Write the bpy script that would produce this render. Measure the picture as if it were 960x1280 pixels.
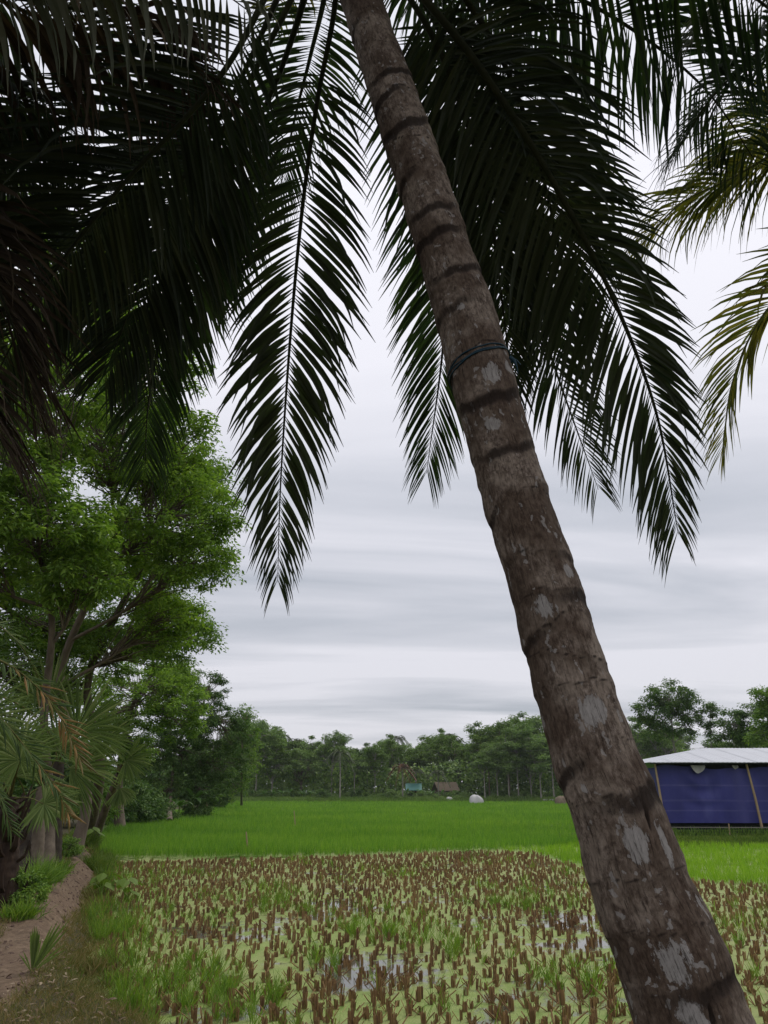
import bpy, math, random
import numpy as np
from mathutils import Vector

# ------------------------------------------------------------------ camera, sky, sun, exposure
scene = bpy.context.scene
for _o in list(bpy.data.objects):
    bpy.data.objects.remove(_o)
EYE = 1.95                       # camera height above the paddy water
PITCH = math.radians(20.22)
FPX = 950.0                      # focal length in photo pixels (960 x 1280)
cam_data = bpy.data.cameras.new('camera')
cam = bpy.data.objects.new('camera', cam_data)
scene.collection.objects.link(cam)
cam.location = (0, 0, EYE)
cam.rotation_euler = (math.radians(90) + PITCH, 0, 0)
cam_data.sensor_fit = 'VERTICAL'
cam_data.sensor_height = 36.0
cam_data.lens = FPX / 1280 * 36.0
cam_data.clip_start = 0.05
cam_data.clip_end = 6000
scene.camera = cam

SUN_EL, SUN_AZ = math.radians(58), math.radians(40)   # azimuth clockwise from +Y
world = bpy.data.worlds.new('World')
scene.world = world
world.use_nodes = True
wt = world.node_tree
wt.nodes.clear()
def wn(t, **k):
    n = wt.nodes.new(t)
    for a, b in k.items():
        setattr(n, a, b)
    return n
w_out = wn('ShaderNodeOutputWorld'); w_bg = wn('ShaderNodeBackground')
w_sky = wn('ShaderNodeTexSky', sky_type='NISHITA', sun_disc=False, sun_elevation=SUN_EL, sun_rotation=SUN_AZ)
w_tc = wn('ShaderNodeTexCoord'); w_sep = wn('ShaderNodeSeparateXYZ')
wt.links.new(w_tc.outputs['Generated'], w_sep.inputs[0])
w_add = wn('ShaderNodeMath', operation='MAXIMUM'); w_add.inputs[1].default_value = 0.0
w_add2 = wn('ShaderNodeMath', operation='ADD'); w_add2.inputs[1].default_value = 0.09
wt.links.new(w_sep.outputs['Z'], w_add.inputs[0]); wt.links.new(w_add.outputs[0], w_add2.inputs[0])
w_dx = wn('ShaderNodeMath', operation='DIVIDE'); w_dy = wn('ShaderNodeMath', operation='DIVIDE')
wt.links.new(w_sep.outputs['X'], w_dx.inputs[0]); wt.links.new(w_add2.outputs[0], w_dx.inputs[1])
wt.links.new(w_sep.outputs['Y'], w_dy.inputs[0]); wt.links.new(w_add2.outputs[0], w_dy.inputs[1])
w_cmb = wn('ShaderNodeCombineXYZ')
wt.links.new(w_dx.outputs[0], w_cmb.inputs[0]); wt.links.new(w_dy.outputs[0], w_cmb.inputs[1])
w_map = wn('ShaderNodeMapping'); w_map.inputs['Scale'].default_value = (0.26, 0.80, 1); w_map.inputs['Rotation'].default_value = (0, 0, 0.10)
w_map.inputs['Location'].default_value = (3.3, 1.35, 0)
wt.links.new(w_cmb.outputs[0], w_map.inputs[0])
w_n1 = wn('ShaderNodeTexNoise'); w_n1.inputs['Scale'].default_value = 1.0; w_n1.inputs['Detail'].default_value = 7; w_n1.inputs['Roughness'].default_value = 0.53
w_n1.inputs['Distortion'].default_value = 0.7
wt.links.new(w_map.outputs[0], w_n1.inputs['Vector'])
w_rmp = wn('ShaderNodeValToRGB')
w_rmp.color_ramp.elements[0].position = 0.34; w_rmp.color_ramp.elements[0].color = (0.435, 0.46, 0.515, 1)
w_rmp.color_ramp.elements[1].position = 0.57; w_rmp.color_ramp.elements[1].color = (0.735, 0.73, 0.785, 1)
wt.links.new(w_n1.outputs['Fac'], w_rmp.inputs[0])
# the layer brightens evenly with height
w_gr = wn('ShaderNodeMapRange'); w_gr.inputs['From Min'].default_value = 0.05; w_gr.inputs['From Max'].default_value = 1.0
w_gr.inputs['To Min'].default_value = 9.3; w_gr.inputs['To Max'].default_value = 14.0
wt.links.new(w_sep.outputs['Z'], w_gr.inputs['Value'])
w_mul = wn('ShaderNodeVectorMath', operation='SCALE')
wt.links.new(w_rmp.outputs[0], w_mul.inputs[0]); wt.links.new(w_gr.outputs[0], w_mul.inputs['Scale'])
w_mix = wn('ShaderNodeMix', data_type='RGBA'); w_mix.inputs['Factor'].default_value = 0.94
wt.links.new(w_sky.outputs[0], w_mix.inputs['A']); wt.links.new(w_mul.outputs[0], w_mix.inputs['B'])
wt.links.new(w_mix.outputs['Result'], w_bg.inputs['Color'])
w_bg.inputs['Strength'].default_value = 0.1
wt.links.new(w_bg.outputs[0], w_out.inputs[0])

sun_data = bpy.data.lights.new('sun', 'SUN')
sun_data.energy = 1.5
sun_data.angle = math.radians(25)
sun_data.color = (1.0, 0.97, 0.92)
sun = bpy.data.objects.new('sun', sun_data)
scene.collection.objects.link(sun)
_sd = Vector((math.sin(SUN_AZ) * math.cos(SUN_EL), math.cos(SUN_AZ) * math.cos(SUN_EL), math.sin(SUN_EL)))
sun.rotation_euler = _sd.to_track_quat('Z', 'Y').to_euler()
sun.location = _sd * 50

vs = scene.view_settings
vs.view_transform = 'Standard'; vs.look = 'None'; vs.exposure = 0.12; vs.gamma = 1.0
try: vs.use_curve_mapping = False
except Exception: pass
scene.cycles.max_bounces = 7
scene.cycles.diffuse_bounces = 3
scene.cycles.glossy_bounces = 2
scene.cycles.transmission_bounces = 4
scene.cycles.transparent_max_bounces = 4

# ------------------------------------------------------------------ helpers
C = scene.collection
R = np.random.RandomState(7)
CP, SP = math.cos(PITCH), math.sin(PITCH)
def P(px, py, d):
    """photo pixel + depth along the view axis -> world point"""
    u = (px - 480.0) / FPX * d; v = (640.0 - py) / FPX * d
    return np.array([u, d * CP - v * SP, EYE + d * SP + v * CP])
def G(px, py, z=0.0):
    """photo pixel -> point on the level z"""
    u = (px - 480.0) / FPX; v = (640.0 - py) / FPX
    dz = SP + v * CP; dy = CP - v * SP
    t = (z - EYE) / dz
    return np.array([u * t, dy * t, z])
def at_dist(px, y):
    """x of a photo column at world distance y, near the horizon"""
    return (px - 480.0) / FPX * (y * CP + 0.0)
def nrm(a):
    a = np.asarray(a, float)
    return a / np.maximum(np.linalg.norm(a, axis=-1, keepdims=True), 1e-9)

class Geo:
    def __init__(s): s.v = []; s.f = []; s.n = 0; s.a = {}
    def add(s, V, F, mi=0, **attr):
        V = np.asarray(V, float).reshape(-1, 3)
        F = np.asarray(F, np.int64)
        s.v.append(V); s.f.append((F + s.n, mi)); s.n += len(V)
        for k, x in attr.items():
            s.a.setdefault(k, []).append(np.broadcast_to(np.asarray(x, float), (len(V),)))
        return s
    def mesh(s, name, mats, smooth=False):
        me = bpy.data.meshes.new(name)
        V = np.concatenate(s.v) if s.v else np.zeros((0, 3))
        me.vertices.add(len(V)); me.vertices.foreach_set('co', V.astype(np.float32).ravel())
        lv = np.concatenate([F.ravel() for F, _ in s.f]); tot = np.concatenate([np.full(len(F), F.shape[1]) for F, _ in s.f])
        mi = np.concatenate([np.full(len(F), m) for F, m in s.f])
        st = np.concatenate([[0], np.cumsum(tot)[:-1]])
        me.loops.add(len(lv)); me.loops.foreach_set('vertex_index', lv.astype(np.int32))
        me.polygons.add(len(tot)); me.polygons.foreach_set('loop_start', st.astype(np.int32))
        me.polygons.foreach_set('material_index', mi.astype(np.int32))
        me.polygons.foreach_set('use_smooth', np.full(len(tot), bool(smooth)))
        for m in (mats if isinstance(mats, (list, tuple)) else [mats]): me.materials.append(m)
        for k, x in s.a.items():
            x = np.concatenate(x)
            if len(x) == len(V):
                at = me.attributes.new(k, 'FLOAT', 'POINT'); at.data.foreach_set('value', x.astype(np.float32))
        me.update(calc_edges=True)
        return me
    def obj(s, name, mats, parent=None, smooth=False):
        return link(name, s.mesh(name, mats, smooth), parent)

def link(name, me, parent=None, loc=None, rz=0.0, sc=None):
    o = bpy.data.objects.new(name, me); C.objects.link(o)
    if parent is not None: o.parent = parent
    if loc is not None: o.location = [float(q) for q in loc]
    if rz: o.rotation_euler = (0, 0, rz)
    if sc is not None: o.scale = (sc, sc, sc) if np.isscalar(sc) else sc
    return o
def tag(o, label=None, cat=None, group=None, kind=None):
    if label: o['label'] = label
    if cat: o['category'] = cat
    if group: o['group'] = group
    if kind: o['kind'] = kind
    return o
def thing(name, loc, label, cat, group=None, rz=0.0, sc=None):
    return tag(link(name, None, None, loc, rz, sc), label, cat, group)
def copy_tree(o, parent=None, loc=None, rz=None, sc=None, label=None):
    c = o.copy(); C.objects.link(c); c.parent = parent
    if loc is not None: c.location = [float(q) for q in loc]
    if rz is not None: c.rotation_euler = (0, 0, rz)
    if sc is not None: c.scale = (sc, sc, sc) if np.isscalar(sc) else sc
    if label: c['label'] = label
    for ch in o.children:
        copy_tree(ch, c)
    return c

def spline(pts, n, extra=None):
    """Catmull-Rom through pts, n samples evenly in parameter; returns (n,k)"""
    p = np.asarray(pts, float)
    q = np.vstack([2 * p[0] - p[1], p, 2 * p[-1] - p[-2]])
    t = np.linspace(0, len(p) - 1 - 1e-6, n); i = t.astype(int); f = (t - i)[:, None]
    a, b, c, d = q[i], q[i + 1], q[i + 2], q[i + 3]
    return 0.5 * ((2 * b) + (c - a) * f + (2 * a - 5 * b + 4 * c - d) * f ** 2 + (-a + 3 * b - 3 * c + d) * f ** 3)
def resample(p, n):
    L = np.concatenate([[0], np.cumsum(np.linalg.norm(np.diff(p, axis=0), axis=1))])
    s = np.linspace(0, L[-1], n)
    return np.stack([np.interp(s, L, p[:, k]) for k in range(p.shape[1])], 1), L[-1]
def tube(pts, rad, k=6, cap=False, flat=1.0):
    p = np.asarray(pts, float); n = len(p); rad = np.broadcast_to(np.asarray(rad, float), (n,))
    t = nrm(np.gradient(p, axis=0))
    ref = np.array([0, 0, 1.0]) if abs(t[0][2]) < 0.9 else np.array([1.0, 0, 0])
    u = nrm(np.cross(t, ref)); w = np.cross(t, u)
    ang = np.linspace(0, 2 * math.pi, k, endpoint=False)
    V = p[:, None, :] + rad[:, None, None] * (np.cos(ang)[None, :, None] * u[:, None, :] + flat * np.sin(ang)[None, :, None] * w[:, None, :])
    i = np.arange(n - 1)[:, None]; j = np.arange(k)[None, :]
    F = np.stack([i * k + j, i * k + (j + 1) % k, (i + 1) * k + (j + 1) % k, (i + 1) * k + j], -1).reshape(-1, 4)
    return V.reshape(-1, 3), F
def box(x0, y0, z0, x1, y1, z1):
    V = np.array([[x, y, z] for z in (z0, z1) for y in (y0, y1) for x in (x0, x1)], float)
    F = np.array([[0, 2, 3, 1], [4, 5, 7, 6], [0, 1, 5, 4], [2, 6, 7, 3], [0, 4, 6, 2], [1, 3, 7, 5]])
    return V, F
def blades(base, d, nr, L, W, droop=0.0, seg=4, fold=0.0, peak=0.3, gvec=(0, 0, -1), blunt=0.06):
    """long narrow leaves, each a strip that bends with its weight"""
    base = np.asarray(base, float); N = len(base); d = nrm(d); nr = np.asarray(nr, float)
    L = np.broadcast_to(np.asarray(L, float), (N,)); W = np.broadcast_to(np.asarray(W, float), (N,)); dr = np.broadcast_to(np.asarray(droop, float), (N,))
    g = np.asarray(gvec, float)
    cols = 3 if fold else 2
    V = np.zeros((N, seg + 1, cols, 3)); p = base.copy(); dd = d.copy()
    for i in range(seg + 1):
        t = i / seg
        w = (t / peak) ** 0.6 if t < peak else max(0, 1 - ((t - peak) / (1 - peak)) ** 1.7)
        w = max(w, blunt if i == seg else (0.25 if not fold else 0.10))
        s = nrm(np.cross(dd, nr)); n2 = np.cross(s, dd)
        hw = (W * w * 0.5)[:, None]
        if cols == 3:
            V[:, i, 0] = p - s * hw - n2 * hw * fold; V[:, i, 1] = p; V[:, i, 2] = p + s * hw - n2 * hw * fold
        else:
            V[:, i, 0] = p - s * hw; V[:, i, 1] = p + s * hw
        if i < seg:
            p = p + dd * (L / seg)[:, None]
            dd = nrm(dd + g * (dr / seg)[:, None] * (0.5 + t * 1.6))
    b = (np.arange(N) * (seg + 1) * cols)[:, None, None]
    i = np.arange(seg)[None, :, None]; c = np.arange(cols - 1)[None, None, :]
    q = b + i * cols + c
    F = np.stack([q, q + 1, q + cols + 1, q + cols], -1).reshape(-1, 4)
    return V.reshape(-1, 3), F

# ------------------------------------------------------------------ materials
def mat(name):
    m = bpy.data.materials.new(name); m.use_nodes = True
    nt = m.node_tree; nt.nodes.clear()
    out = nt.nodes.new('ShaderNodeOutputMaterial')
    return m, nt, out
def nd(nt, t, **k):
    n = nt.nodes.new(t)
    for a, b in k.items():
        if a in n.inputs: n.inputs[a].default_value = b
        else: setattr(n, a, b)
    return n
def ramp(nt, src, stops):
    r = nt.nodes.new('ShaderNodeValToRGB'); cr = r.color_ramp
    while len(cr.elements) < len(stops): cr.elements.new(0.5)
    for e, (p, c) in zip(cr.elements, stops):
        e.position = p; e.color = (*c, 1) if len(c) == 3 else c
    nt.links.new(src, r.inputs[0]); return r.outputs[0]
def noise(nt, scale, detail=4, rough=0.55, vec=None, dist=0.0, mapscale=None, coord='Object'):
    n = nt.nodes.new('ShaderNodeTexNoise'); n.inputs['Scale'].default_value = scale; n.inputs['Detail'].default_value = detail
    n.inputs['Roughness'].default_value = rough; n.inputs['Distortion'].default_value = dist
    if vec is None:
        tc = nt.nodes.new('ShaderNodeTexCoord'); vec = tc.outputs[coord]
    if mapscale is not None:
        mp = nt.nodes.new('ShaderNodeMapping'); mp.inputs['Scale'].default_value = mapscale
        nt.links.new(vec, mp.inputs[0]); vec = mp.outputs[0]
    nt.links.new(vec, n.inputs['Vector']); return n.outputs['Fac']
def mix(nt, fac, a, b, mode='MIX'):
    m = nt.nodes.new('ShaderNodeMix'); m.data_type = 'RGBA'; m.blend_type = mode
    for s, v in (('Factor', fac), ('A', a), ('B', b)):
        if isinstance(v, (int, float)): m.inputs[s].default_value = v
        elif isinstance(v, tuple): m.inputs[s].default_value = (*v, 1)
        else: nt.links.new(v, m.inputs[s])
    return m.outputs['Result']
def math_(nt, op, a, b=None, clamp=False):
    m = nt.nodes.new('ShaderNodeMath'); m.operation = op; m.use_clamp = clamp
    for i, v in enumerate((a, b)):
        if v is None: continue
        if isinstance(v, (int, float)): m.inputs[i].default_value = v
        else: nt.links.new(v, m.inputs[i])
    return m.outputs[0]
def attr(nt, name):
    a = nt.nodes.new('ShaderNodeAttribute'); a.attribute_name = name; return a.outputs['Fac']
def principled(nt, out, col, rough=0.7, spec=0.3, bump=None, bstr=0.3, bdist=0.02):
    b = nt.nodes.new('ShaderNodeBsdfPrincipled')
    if isinstance(col, tuple): b.inputs['Base Color'].default_value = (*col, 1)
    else: nt.links.new(col, b.inputs['Base Color'])
    if isinstance(rough, (int, float)): b.inputs['Roughness'].default_value = rough
    else: nt.links.new(rough, b.inputs['Roughness'])
    b.inputs['Specular IOR Level'].default_value = spec
    if bump is not None:
        bp = nt.nodes.new('ShaderNodeBump'); bp.inputs['Strength'].default_value = bstr; bp.inputs['Distance'].default_value = bdist
        nt.links.new(bump, bp.inputs['Height']); nt.links.new(bp.outputs[0], b.inputs['Normal'])
    nt.links.new(b.outputs[0], out.inputs[0]); return b
def leaf_mat(name, stops, trans=0.25, tcol=None, nscale=0.6, rough=0.55, spec=0.25):
    """leaf blade: colour differs from leaf to leaf and clump to clump; some light passes through"""
    m, nt, out = mat(name)
    geo = nt.nodes.new('ShaderNodeNewGeometry')
    n = noise(nt, nscale, 2)
    f = math_(nt, 'ADD', math_(nt, 'MULTIPLY', geo.outputs['Random Per Island'], 0.55), math_(nt, 'MULTIPLY', n, 0.6))
    col = ramp(nt, f, stops)
    b = nt.nodes.new('ShaderNodeBsdfPrincipled'); nt.links.new(col, b.inputs['Base Color'])
    b.inputs['Roughness'].default_value = rough; b.inputs['Specular IOR Level'].default_value = spec
    if trans > 0:
        tr = nt.nodes.new('ShaderNodeBsdfTranslucent')
        nt.links.new(mix(nt, 1.0, col, tcol or (1.2, 1.35, 0.6), 'MULTIPLY'), tr.inputs[0])
        ms = nt.nodes.new('ShaderNodeMixShader'); ms.inputs[0].default_value = trans
        nt.links.new(b.outputs[0], ms.inputs[1]); nt.links.new(tr.outputs[0], ms.inputs[2]); nt.links.new(ms.outputs[0], out.inputs[0])
    else:
        nt.links.new(b.outputs[0], out.inputs[0])
    return m
def bark_mat(name, a, b, scale=6, stretch=(1, 1, 0.2), bstr=0.5):
    m, nt, out = mat(name)
    n = noise(nt, scale, 6, 0.65, mapscale=stretch)
    n2 = noise(nt, scale * 0.3, 3)
    col = mix(nt, math_(nt, 'MULTIPLY', n2, 0.9), ramp(nt, n, [(0.3, a), (0.7, b)]), tuple(0.6 * q for q in a))
    principled(nt, out, col, 0.85, 0.15, n, bstr, 0.03); return m

M = {}
# coconut leaflets: dark glossy green, dusty grey green, brown and dead
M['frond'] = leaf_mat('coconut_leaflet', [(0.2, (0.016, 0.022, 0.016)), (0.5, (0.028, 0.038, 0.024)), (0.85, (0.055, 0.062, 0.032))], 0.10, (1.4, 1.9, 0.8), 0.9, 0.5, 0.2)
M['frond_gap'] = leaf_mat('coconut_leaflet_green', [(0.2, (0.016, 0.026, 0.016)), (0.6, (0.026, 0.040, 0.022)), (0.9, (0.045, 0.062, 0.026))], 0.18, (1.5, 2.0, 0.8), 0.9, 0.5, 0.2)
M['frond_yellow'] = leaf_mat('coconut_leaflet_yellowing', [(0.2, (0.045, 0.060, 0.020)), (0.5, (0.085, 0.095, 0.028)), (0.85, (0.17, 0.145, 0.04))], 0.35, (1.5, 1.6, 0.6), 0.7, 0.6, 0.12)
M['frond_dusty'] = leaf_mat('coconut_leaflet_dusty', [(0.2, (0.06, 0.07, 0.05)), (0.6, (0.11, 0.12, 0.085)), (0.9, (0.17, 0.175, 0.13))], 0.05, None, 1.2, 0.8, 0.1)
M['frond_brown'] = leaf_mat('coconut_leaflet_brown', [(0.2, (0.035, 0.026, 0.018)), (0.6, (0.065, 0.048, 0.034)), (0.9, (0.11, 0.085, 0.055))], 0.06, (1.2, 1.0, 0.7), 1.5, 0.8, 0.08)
M['rachis'] = bark_mat('frond_rib', (0.02, 0.025, 0.012), (0.05, 0.05, 0.025), 20, (1, 1, 1), 0.1)
M['rachis_yellow'] = bark_mat('frond_rib_yellow', (0.10, 0.11, 0.03), (0.2, 0.17, 0.06), 20, (1, 1, 1), 0.1)
M['bark'] = bark_mat('tree_bark', (0.10, 0.078, 0.056), (0.25, 0.20, 0.15))
M['bark_pale'] = bark_mat('pale_bark', (0.22, 0.20, 0.17), (0.45, 0.42, 0.37))
M['bark_dark'] = bark_mat('dark_bark', (0.035, 0.028, 0.022), (0.09, 0.07, 0.05))
M['shaggy'] = bark_mat('shaggy_palm_bark', (0.03, 0.02, 0.015), (0.10, 0.065, 0.045), 14)
M['leaf_lime'] = leaf_mat('leaf_light_green', [(0.25, (0.078, 0.140, 0.026)), (0.55, (0.145, 0.245, 0.042)), (0.9, (0.26, 0.36, 0.065))], 0.40, (1.3, 1.45, 0.5), 0.35)
M['leaf_mid'] = leaf_mat('leaf_mid_green', [(0.25, (0.074, 0.140, 0.028)), (0.55, (0.130, 0.230, 0.040)), (0.9, (0.24, 0.34, 0.062))], 0.3, (1.3, 1.45, 0.6), 0.3)
M['leaf_dark'] = leaf_mat('leaf_dark_green', [(0.25, (0.044, 0.088, 0.024)), (0.55, (0.080, 0.150, 0.038)), (0.9, (0.16, 0.23, 0.056))], 0.22, (1.2, 1.4, 0.7), 0.3)
M['leaf_far'] = leaf_mat('leaf_far_green', [(0.25, (0.075, 0.135, 0.042)), (0.55, (0.145, 0.225, 0.066)), (0.9, (0.27, 0.36, 0.105))], 0.25, (1.2, 1.4, 0.7), 0.12)
M['leaf_far_light'] = leaf_mat('leaf_far_light', [(0.25, (0.075, 0.135, 0.030)), (0.55, (0.12, 0.20, 0.040)), (0.9, (0.20, 0.28, 0.06))], 0.25, (1.2, 1.4, 0.7), 0.12)
M['palm_far'] = leaf_mat('far_palm_leaf', [(0.25, (0.035, 0.055, 0.022)), (0.6, (0.065, 0.09, 0.035)), (0.9, (0.12, 0.13, 0.06))], 0.2, None, 0.3)
M['palm_far_red'] = leaf_mat('far_palm_leaf_rusty', [(0.2, (0.06, 0.045, 0.022)), (0.6, (0.13, 0.055, 0.025)), (0.9, (0.20, 0.09, 0.04))], 0.2, (1, 1, 1), 0.3)
M['fan'] = leaf_mat('fan_palm_leaf', [(0.2, (0.055, 0.090, 0.022)), (0.55, (0.110, 0.160, 0.038)), (0.9, (0.21, 0.25, 0.09))], 0.28, (1.2, 1.35, 0.7), 1.0, 0.65, 0.15)
M['date'] = leaf_mat('date_palm_leaflet', [(0.2, (0.022, 0.048, 0.012)), (0.6, (0.05, 0.085, 0.018)), (0.9, (0.10, 0.13, 0.030))], 0.2, (1.2, 1.3, 0.7), 1.2, 0.65, 0.15)
M['date_orange'] = leaf_mat('date_palm_leaflet_orange', [(0.2, (0.07, 0.065, 0.016)), (0.5, (0.13, 0.10, 0.022)), (0.9, (0.26, 0.14, 0.045))], 0.3, (1.1, 1.0, 0.7), 2.2, 0.6, 0.2)
M['banana'] = leaf_mat('banana_leaf', [(0.2, (0.04, 0.09, 0.02)), (0.6, (0.07, 0.14, 0.03)), (0.9, (0.13, 0.19, 0.06))], 0.4, (1.2, 1.4, 0.6), 0.8, 0.4, 0.4)
M['rice'] = leaf_mat('rice_leaf', [(0.2, (0.074, 0.180, 0.022)), (0.5, (0.125, 0.265, 0.034)), (0.75, (0.19, 0.34, 0.045)), (0.95, (0.33, 0.43, 0.07))], 0.35, (1.3, 1.4, 0.4), 0.12, 0.5, 0.25)
M['rice_lime'] = leaf_mat('rice_seedling_leaf', [(0.2, (0.13, 0.25, 0.022)), (0.55, (0.19, 0.35, 0.030)), (0.95, (0.30, 0.45, 0.05))], 0.4, (1.2, 1.3, 0.3), 0.3, 0.5, 0.25)
M['rice_weed'] = leaf_mat('rice_regrowth_leaf', [(0.2, (0.06, 0.13, 0.018)), (0.55, (0.13, 0.23, 0.028)), (0.95, (0.26, 0.35, 0.06))], 0.35, (1.2, 1.3, 0.5), 1.0, 0.5, 0.25)
M['grass'] = leaf_mat('bank_grass_blade', [(0.15, (0.05, 0.085, 0.018)), (0.45, (0.12, 0.135, 0.035)), (0.7, (0.20, 0.165, 0.065)), (0.95, (0.32, 0.22, 0.12))], 0.25, (1.2, 1.2, 0.6), 0.55, 0.7, 0.15)
M['grass_green'] = leaf_mat('green_grass_blade', [(0.2, (0.05, 0.095, 0.018)), (0.55, (0.10, 0.165, 0.028)), (0.9, (0.19, 0.24, 0.05))], 0.3, (1.2, 1.3, 0.5), 0.7, 0.6, 0.2)
M['dead'] = leaf_mat('dead_leaf', [(0.2, (0.07, 0.045, 0.032)), (0.55, (0.17, 0.115, 0.075)), (0.9, (0.36, 0.29, 0.20))], 0.1, (1, 1, 1), 2.0, 0.8, 0.1)
M['stubble'] = leaf_mat('cut_straw', [(0.12, (0.07, 0.040, 0.022)), (0.5, (0.235, 0.140, 0.074)), (0.8, (0.38, 0.245, 0.11)), (0.98, (0.50, 0.40, 0.20))], 0.12, (1, 0.9, 0.7), 0.5, 0.75, 0.15)
M['stubble_green'] = leaf_mat('cut_straw_green', [(0.2, (0.07, 0.08, 0.025)), (0.6, (0.13, 0.13, 0.04)), (0.9, (0.17, 0.2, 0.05))], 0.15, (1, 1, 0.6), 0.5, 0.75, 0.15)

def plain(name, col, rough=0.7, spec=0.3, var=0.25, scale=8):
    m, nt, out = mat(name)
    n = noise(nt, scale, 4)
    c = mix(nt, n, tuple(q * (1 - var) for q in col), tuple(min(1, q * (1 + var)) for q in col))
    principled(nt, out, c, rough, spec, n, 0.15, 0.01); return m
M['roof_white'] = plain('white_sheet_roof', (0.40, 0.41, 0.44), 0.5, 0.4, 0.10, 1.2)
M['bamboo'] = plain('bamboo_pole', (0.33, 0.24, 0.14), 0.6, 0.3, 0.3, 6)
M['teal'] = plain('teal_roof_sheet', (0.08, 0.20, 0.17), 0.5, 0.3, 0.2, 0.8)
M['thatch'] = plain('thatch', (0.16, 0.125, 0.09), 0.9, 0.1, 0.4, 3)
M['mudwall'] = plain('mud_wall', (0.14, 0.11, 0.08), 0.9, 0.1, 0.3, 1)
M['white_cloth'] = plain('white_plastic_sheet', (0.42, 0.41, 0.40), 0.6, 0.3, 0.15, 1.5)
M['clod'] = plain('earth_clod', (0.13, 0.09, 0.07), 0.95, 0.1, 0.4, 20)
M['cord'] = plain('blue_green_cord', (0.006, 0.034, 0.052), 0.6, 0.3, 0.3, 40)
M['wire'] = plain('wire', (0.02, 0.02, 0.022), 0.5, 0.3, 0.1, 1)
M['wood_pole'] = plain('grey_pole', (0.2, 0.18, 0.16), 0.8, 0.2, 0.3, 2)
M['shade_net'] = plain('dark_netting', (0.03, 0.035, 0.03), 0.9, 0.1, 0.5, 5)

# trunk of the leaning palm
m, nt, out = mat('coconut_trunk_bark'); M['palm_trunk'] = m
scar = attr(nt, 'scar'); hgt = attr(nt, 'along'); ca = attr(nt, 'ca'); sa = attr(nt, 'sa')
cx = nt.nodes.new('ShaderNodeCombineXYZ')
nt.links.new(math_(nt, 'MULTIPLY', ca, 0.13), cx.inputs[0]); nt.links.new(math_(nt, 'MULTIPLY', sa, 0.13), cx.inputs[1]); nt.links.new(hgt, cx.inputs[2])
tv = cx.outputs[0]
n_f = noise(nt, 70, 9, 0.75, vec=tv, mapscale=(1, 1, 0.55))
n_v = noise(nt, 95, 6, 0.75, vec=tv, mapscale=(1.6, 1.6, 0.13))
n_m = noise(nt, 17, 7, 0.7, vec=tv, mapscale=(1, 1, 0.8), dist=0.5)
n_b = noise(nt, 4.5, 4, 0.6, vec=tv)
n_h = noise(nt, 30, 4, 0.6, vec=tv, mapscale=(0.25, 0.25, 1.2))
base = ramp(nt, n_f, [(0.32, (0.042, 0.030, 0.022)), (0.5, (0.135, 0.103, 0.080)), (0.66, (0.27, 0.225, 0.185))])
base = mix(nt, ramp(nt, n_m, [(0.42, (0, 0, 0)), (0.6, (1, 1, 1))]), base, (0.26, 0.21, 0.165))
base = mix(nt, math_(nt, 'MULTIPLY', ramp(nt, n_b, [(0.42, (1, 1, 1)), (0.58, (0, 0, 0))]), 0.75), base, (0.060, 0.038, 0.025))
base = mix(nt, 0.55, base, ramp(nt, n_f, [(0.3, (0.3, 0.3, 0.3)), (0.7, (1.45, 1.45, 1.45))]), 'MULTIPLY')
crk = ramp(nt, n_v, [(0.36, (0.22, 0.18, 0.16)), (0.44, (1, 1, 1))])
base = mix(nt, 0.45, base, crk, 'MULTIPLY')
# pale flaky lichen patches that stay on the bark
vor = nt.nodes.new('ShaderNodeTexVoronoi'); vor.inputs['Scale'].default_value = 34; vor.feature = 'F1'
mp = nt.nodes.new('ShaderNodeMapping'); mp.inputs['Scale'].default_value = (1.3, 1.3, 0.65); nt.links.new(tv, mp.inputs[0])
dv = nt.nodes.new('ShaderNodeVectorMath'); dv.operation = 'ADD'
nz = nt.nodes.new('ShaderNodeTexNoise'); nz.inputs['Scale'].default_value = 22; nz.inputs['Detail'].default_value = 6; nt.links.new(tv, nz.inputs['Vector'])
sc_ = nt.nodes.new('ShaderNodeVectorMath'); sc_.operation = 'SCALE'; sc_.inputs['Scale'].default_value = 0.12; nt.links.new(nz.outputs['Color'], sc_.inputs[0])
nt.links.new(mp.outputs[0], dv.inputs[0]); nt.links.new(sc_.outputs[0], dv.inputs[1]); nt.links.new(dv.outputs[0], vor.inputs['Vector'])
sepc = nt.nodes.new('ShaderNodeSeparateColor'); nt.links.new(vor.outputs['Color'], sepc.inputs[0])
pick = math_(nt, 'GREATER_THAN', sepc.outputs[0], 0.86)
inner = ramp(nt, vor.outputs['Distance'], [(0.36, (1, 1, 1)), (0.42, (0, 0, 0))])
lich = math_(nt, 'MULTIPLY', pick, inner)
attp = attr(nt, 'patch')
pn = math_(nt, 'ADD', attp, math_(nt, 'MULTIPLY', math_(nt, 'SUBTRACT', noise(nt, 24, 8, 0.78, vec=tv, mapscale=(1, 1, 0.4)), 0.5), 3.4))
lich = math_(nt, 'MAXIMUM', math_(nt, 'MULTIPLY', lich, 0.75), ramp(nt, pn, [(0.60, (0, 0, 0)), (0.68, (1, 1, 1))]))
lcol = mix(nt, n_f, (0.15, 0.135, 0.12), (0.42, 0.40, 0.375))
lich = math_(nt, 'MULTIPLY', lich, ramp(nt, n_v, [(0.34, (0.15, 0.15, 0.15)), (0.42, (1, 1, 1))]))
base = mix(nt, math_(nt, 'MULTIPLY', lich, 0.9), base, lcol)
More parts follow.
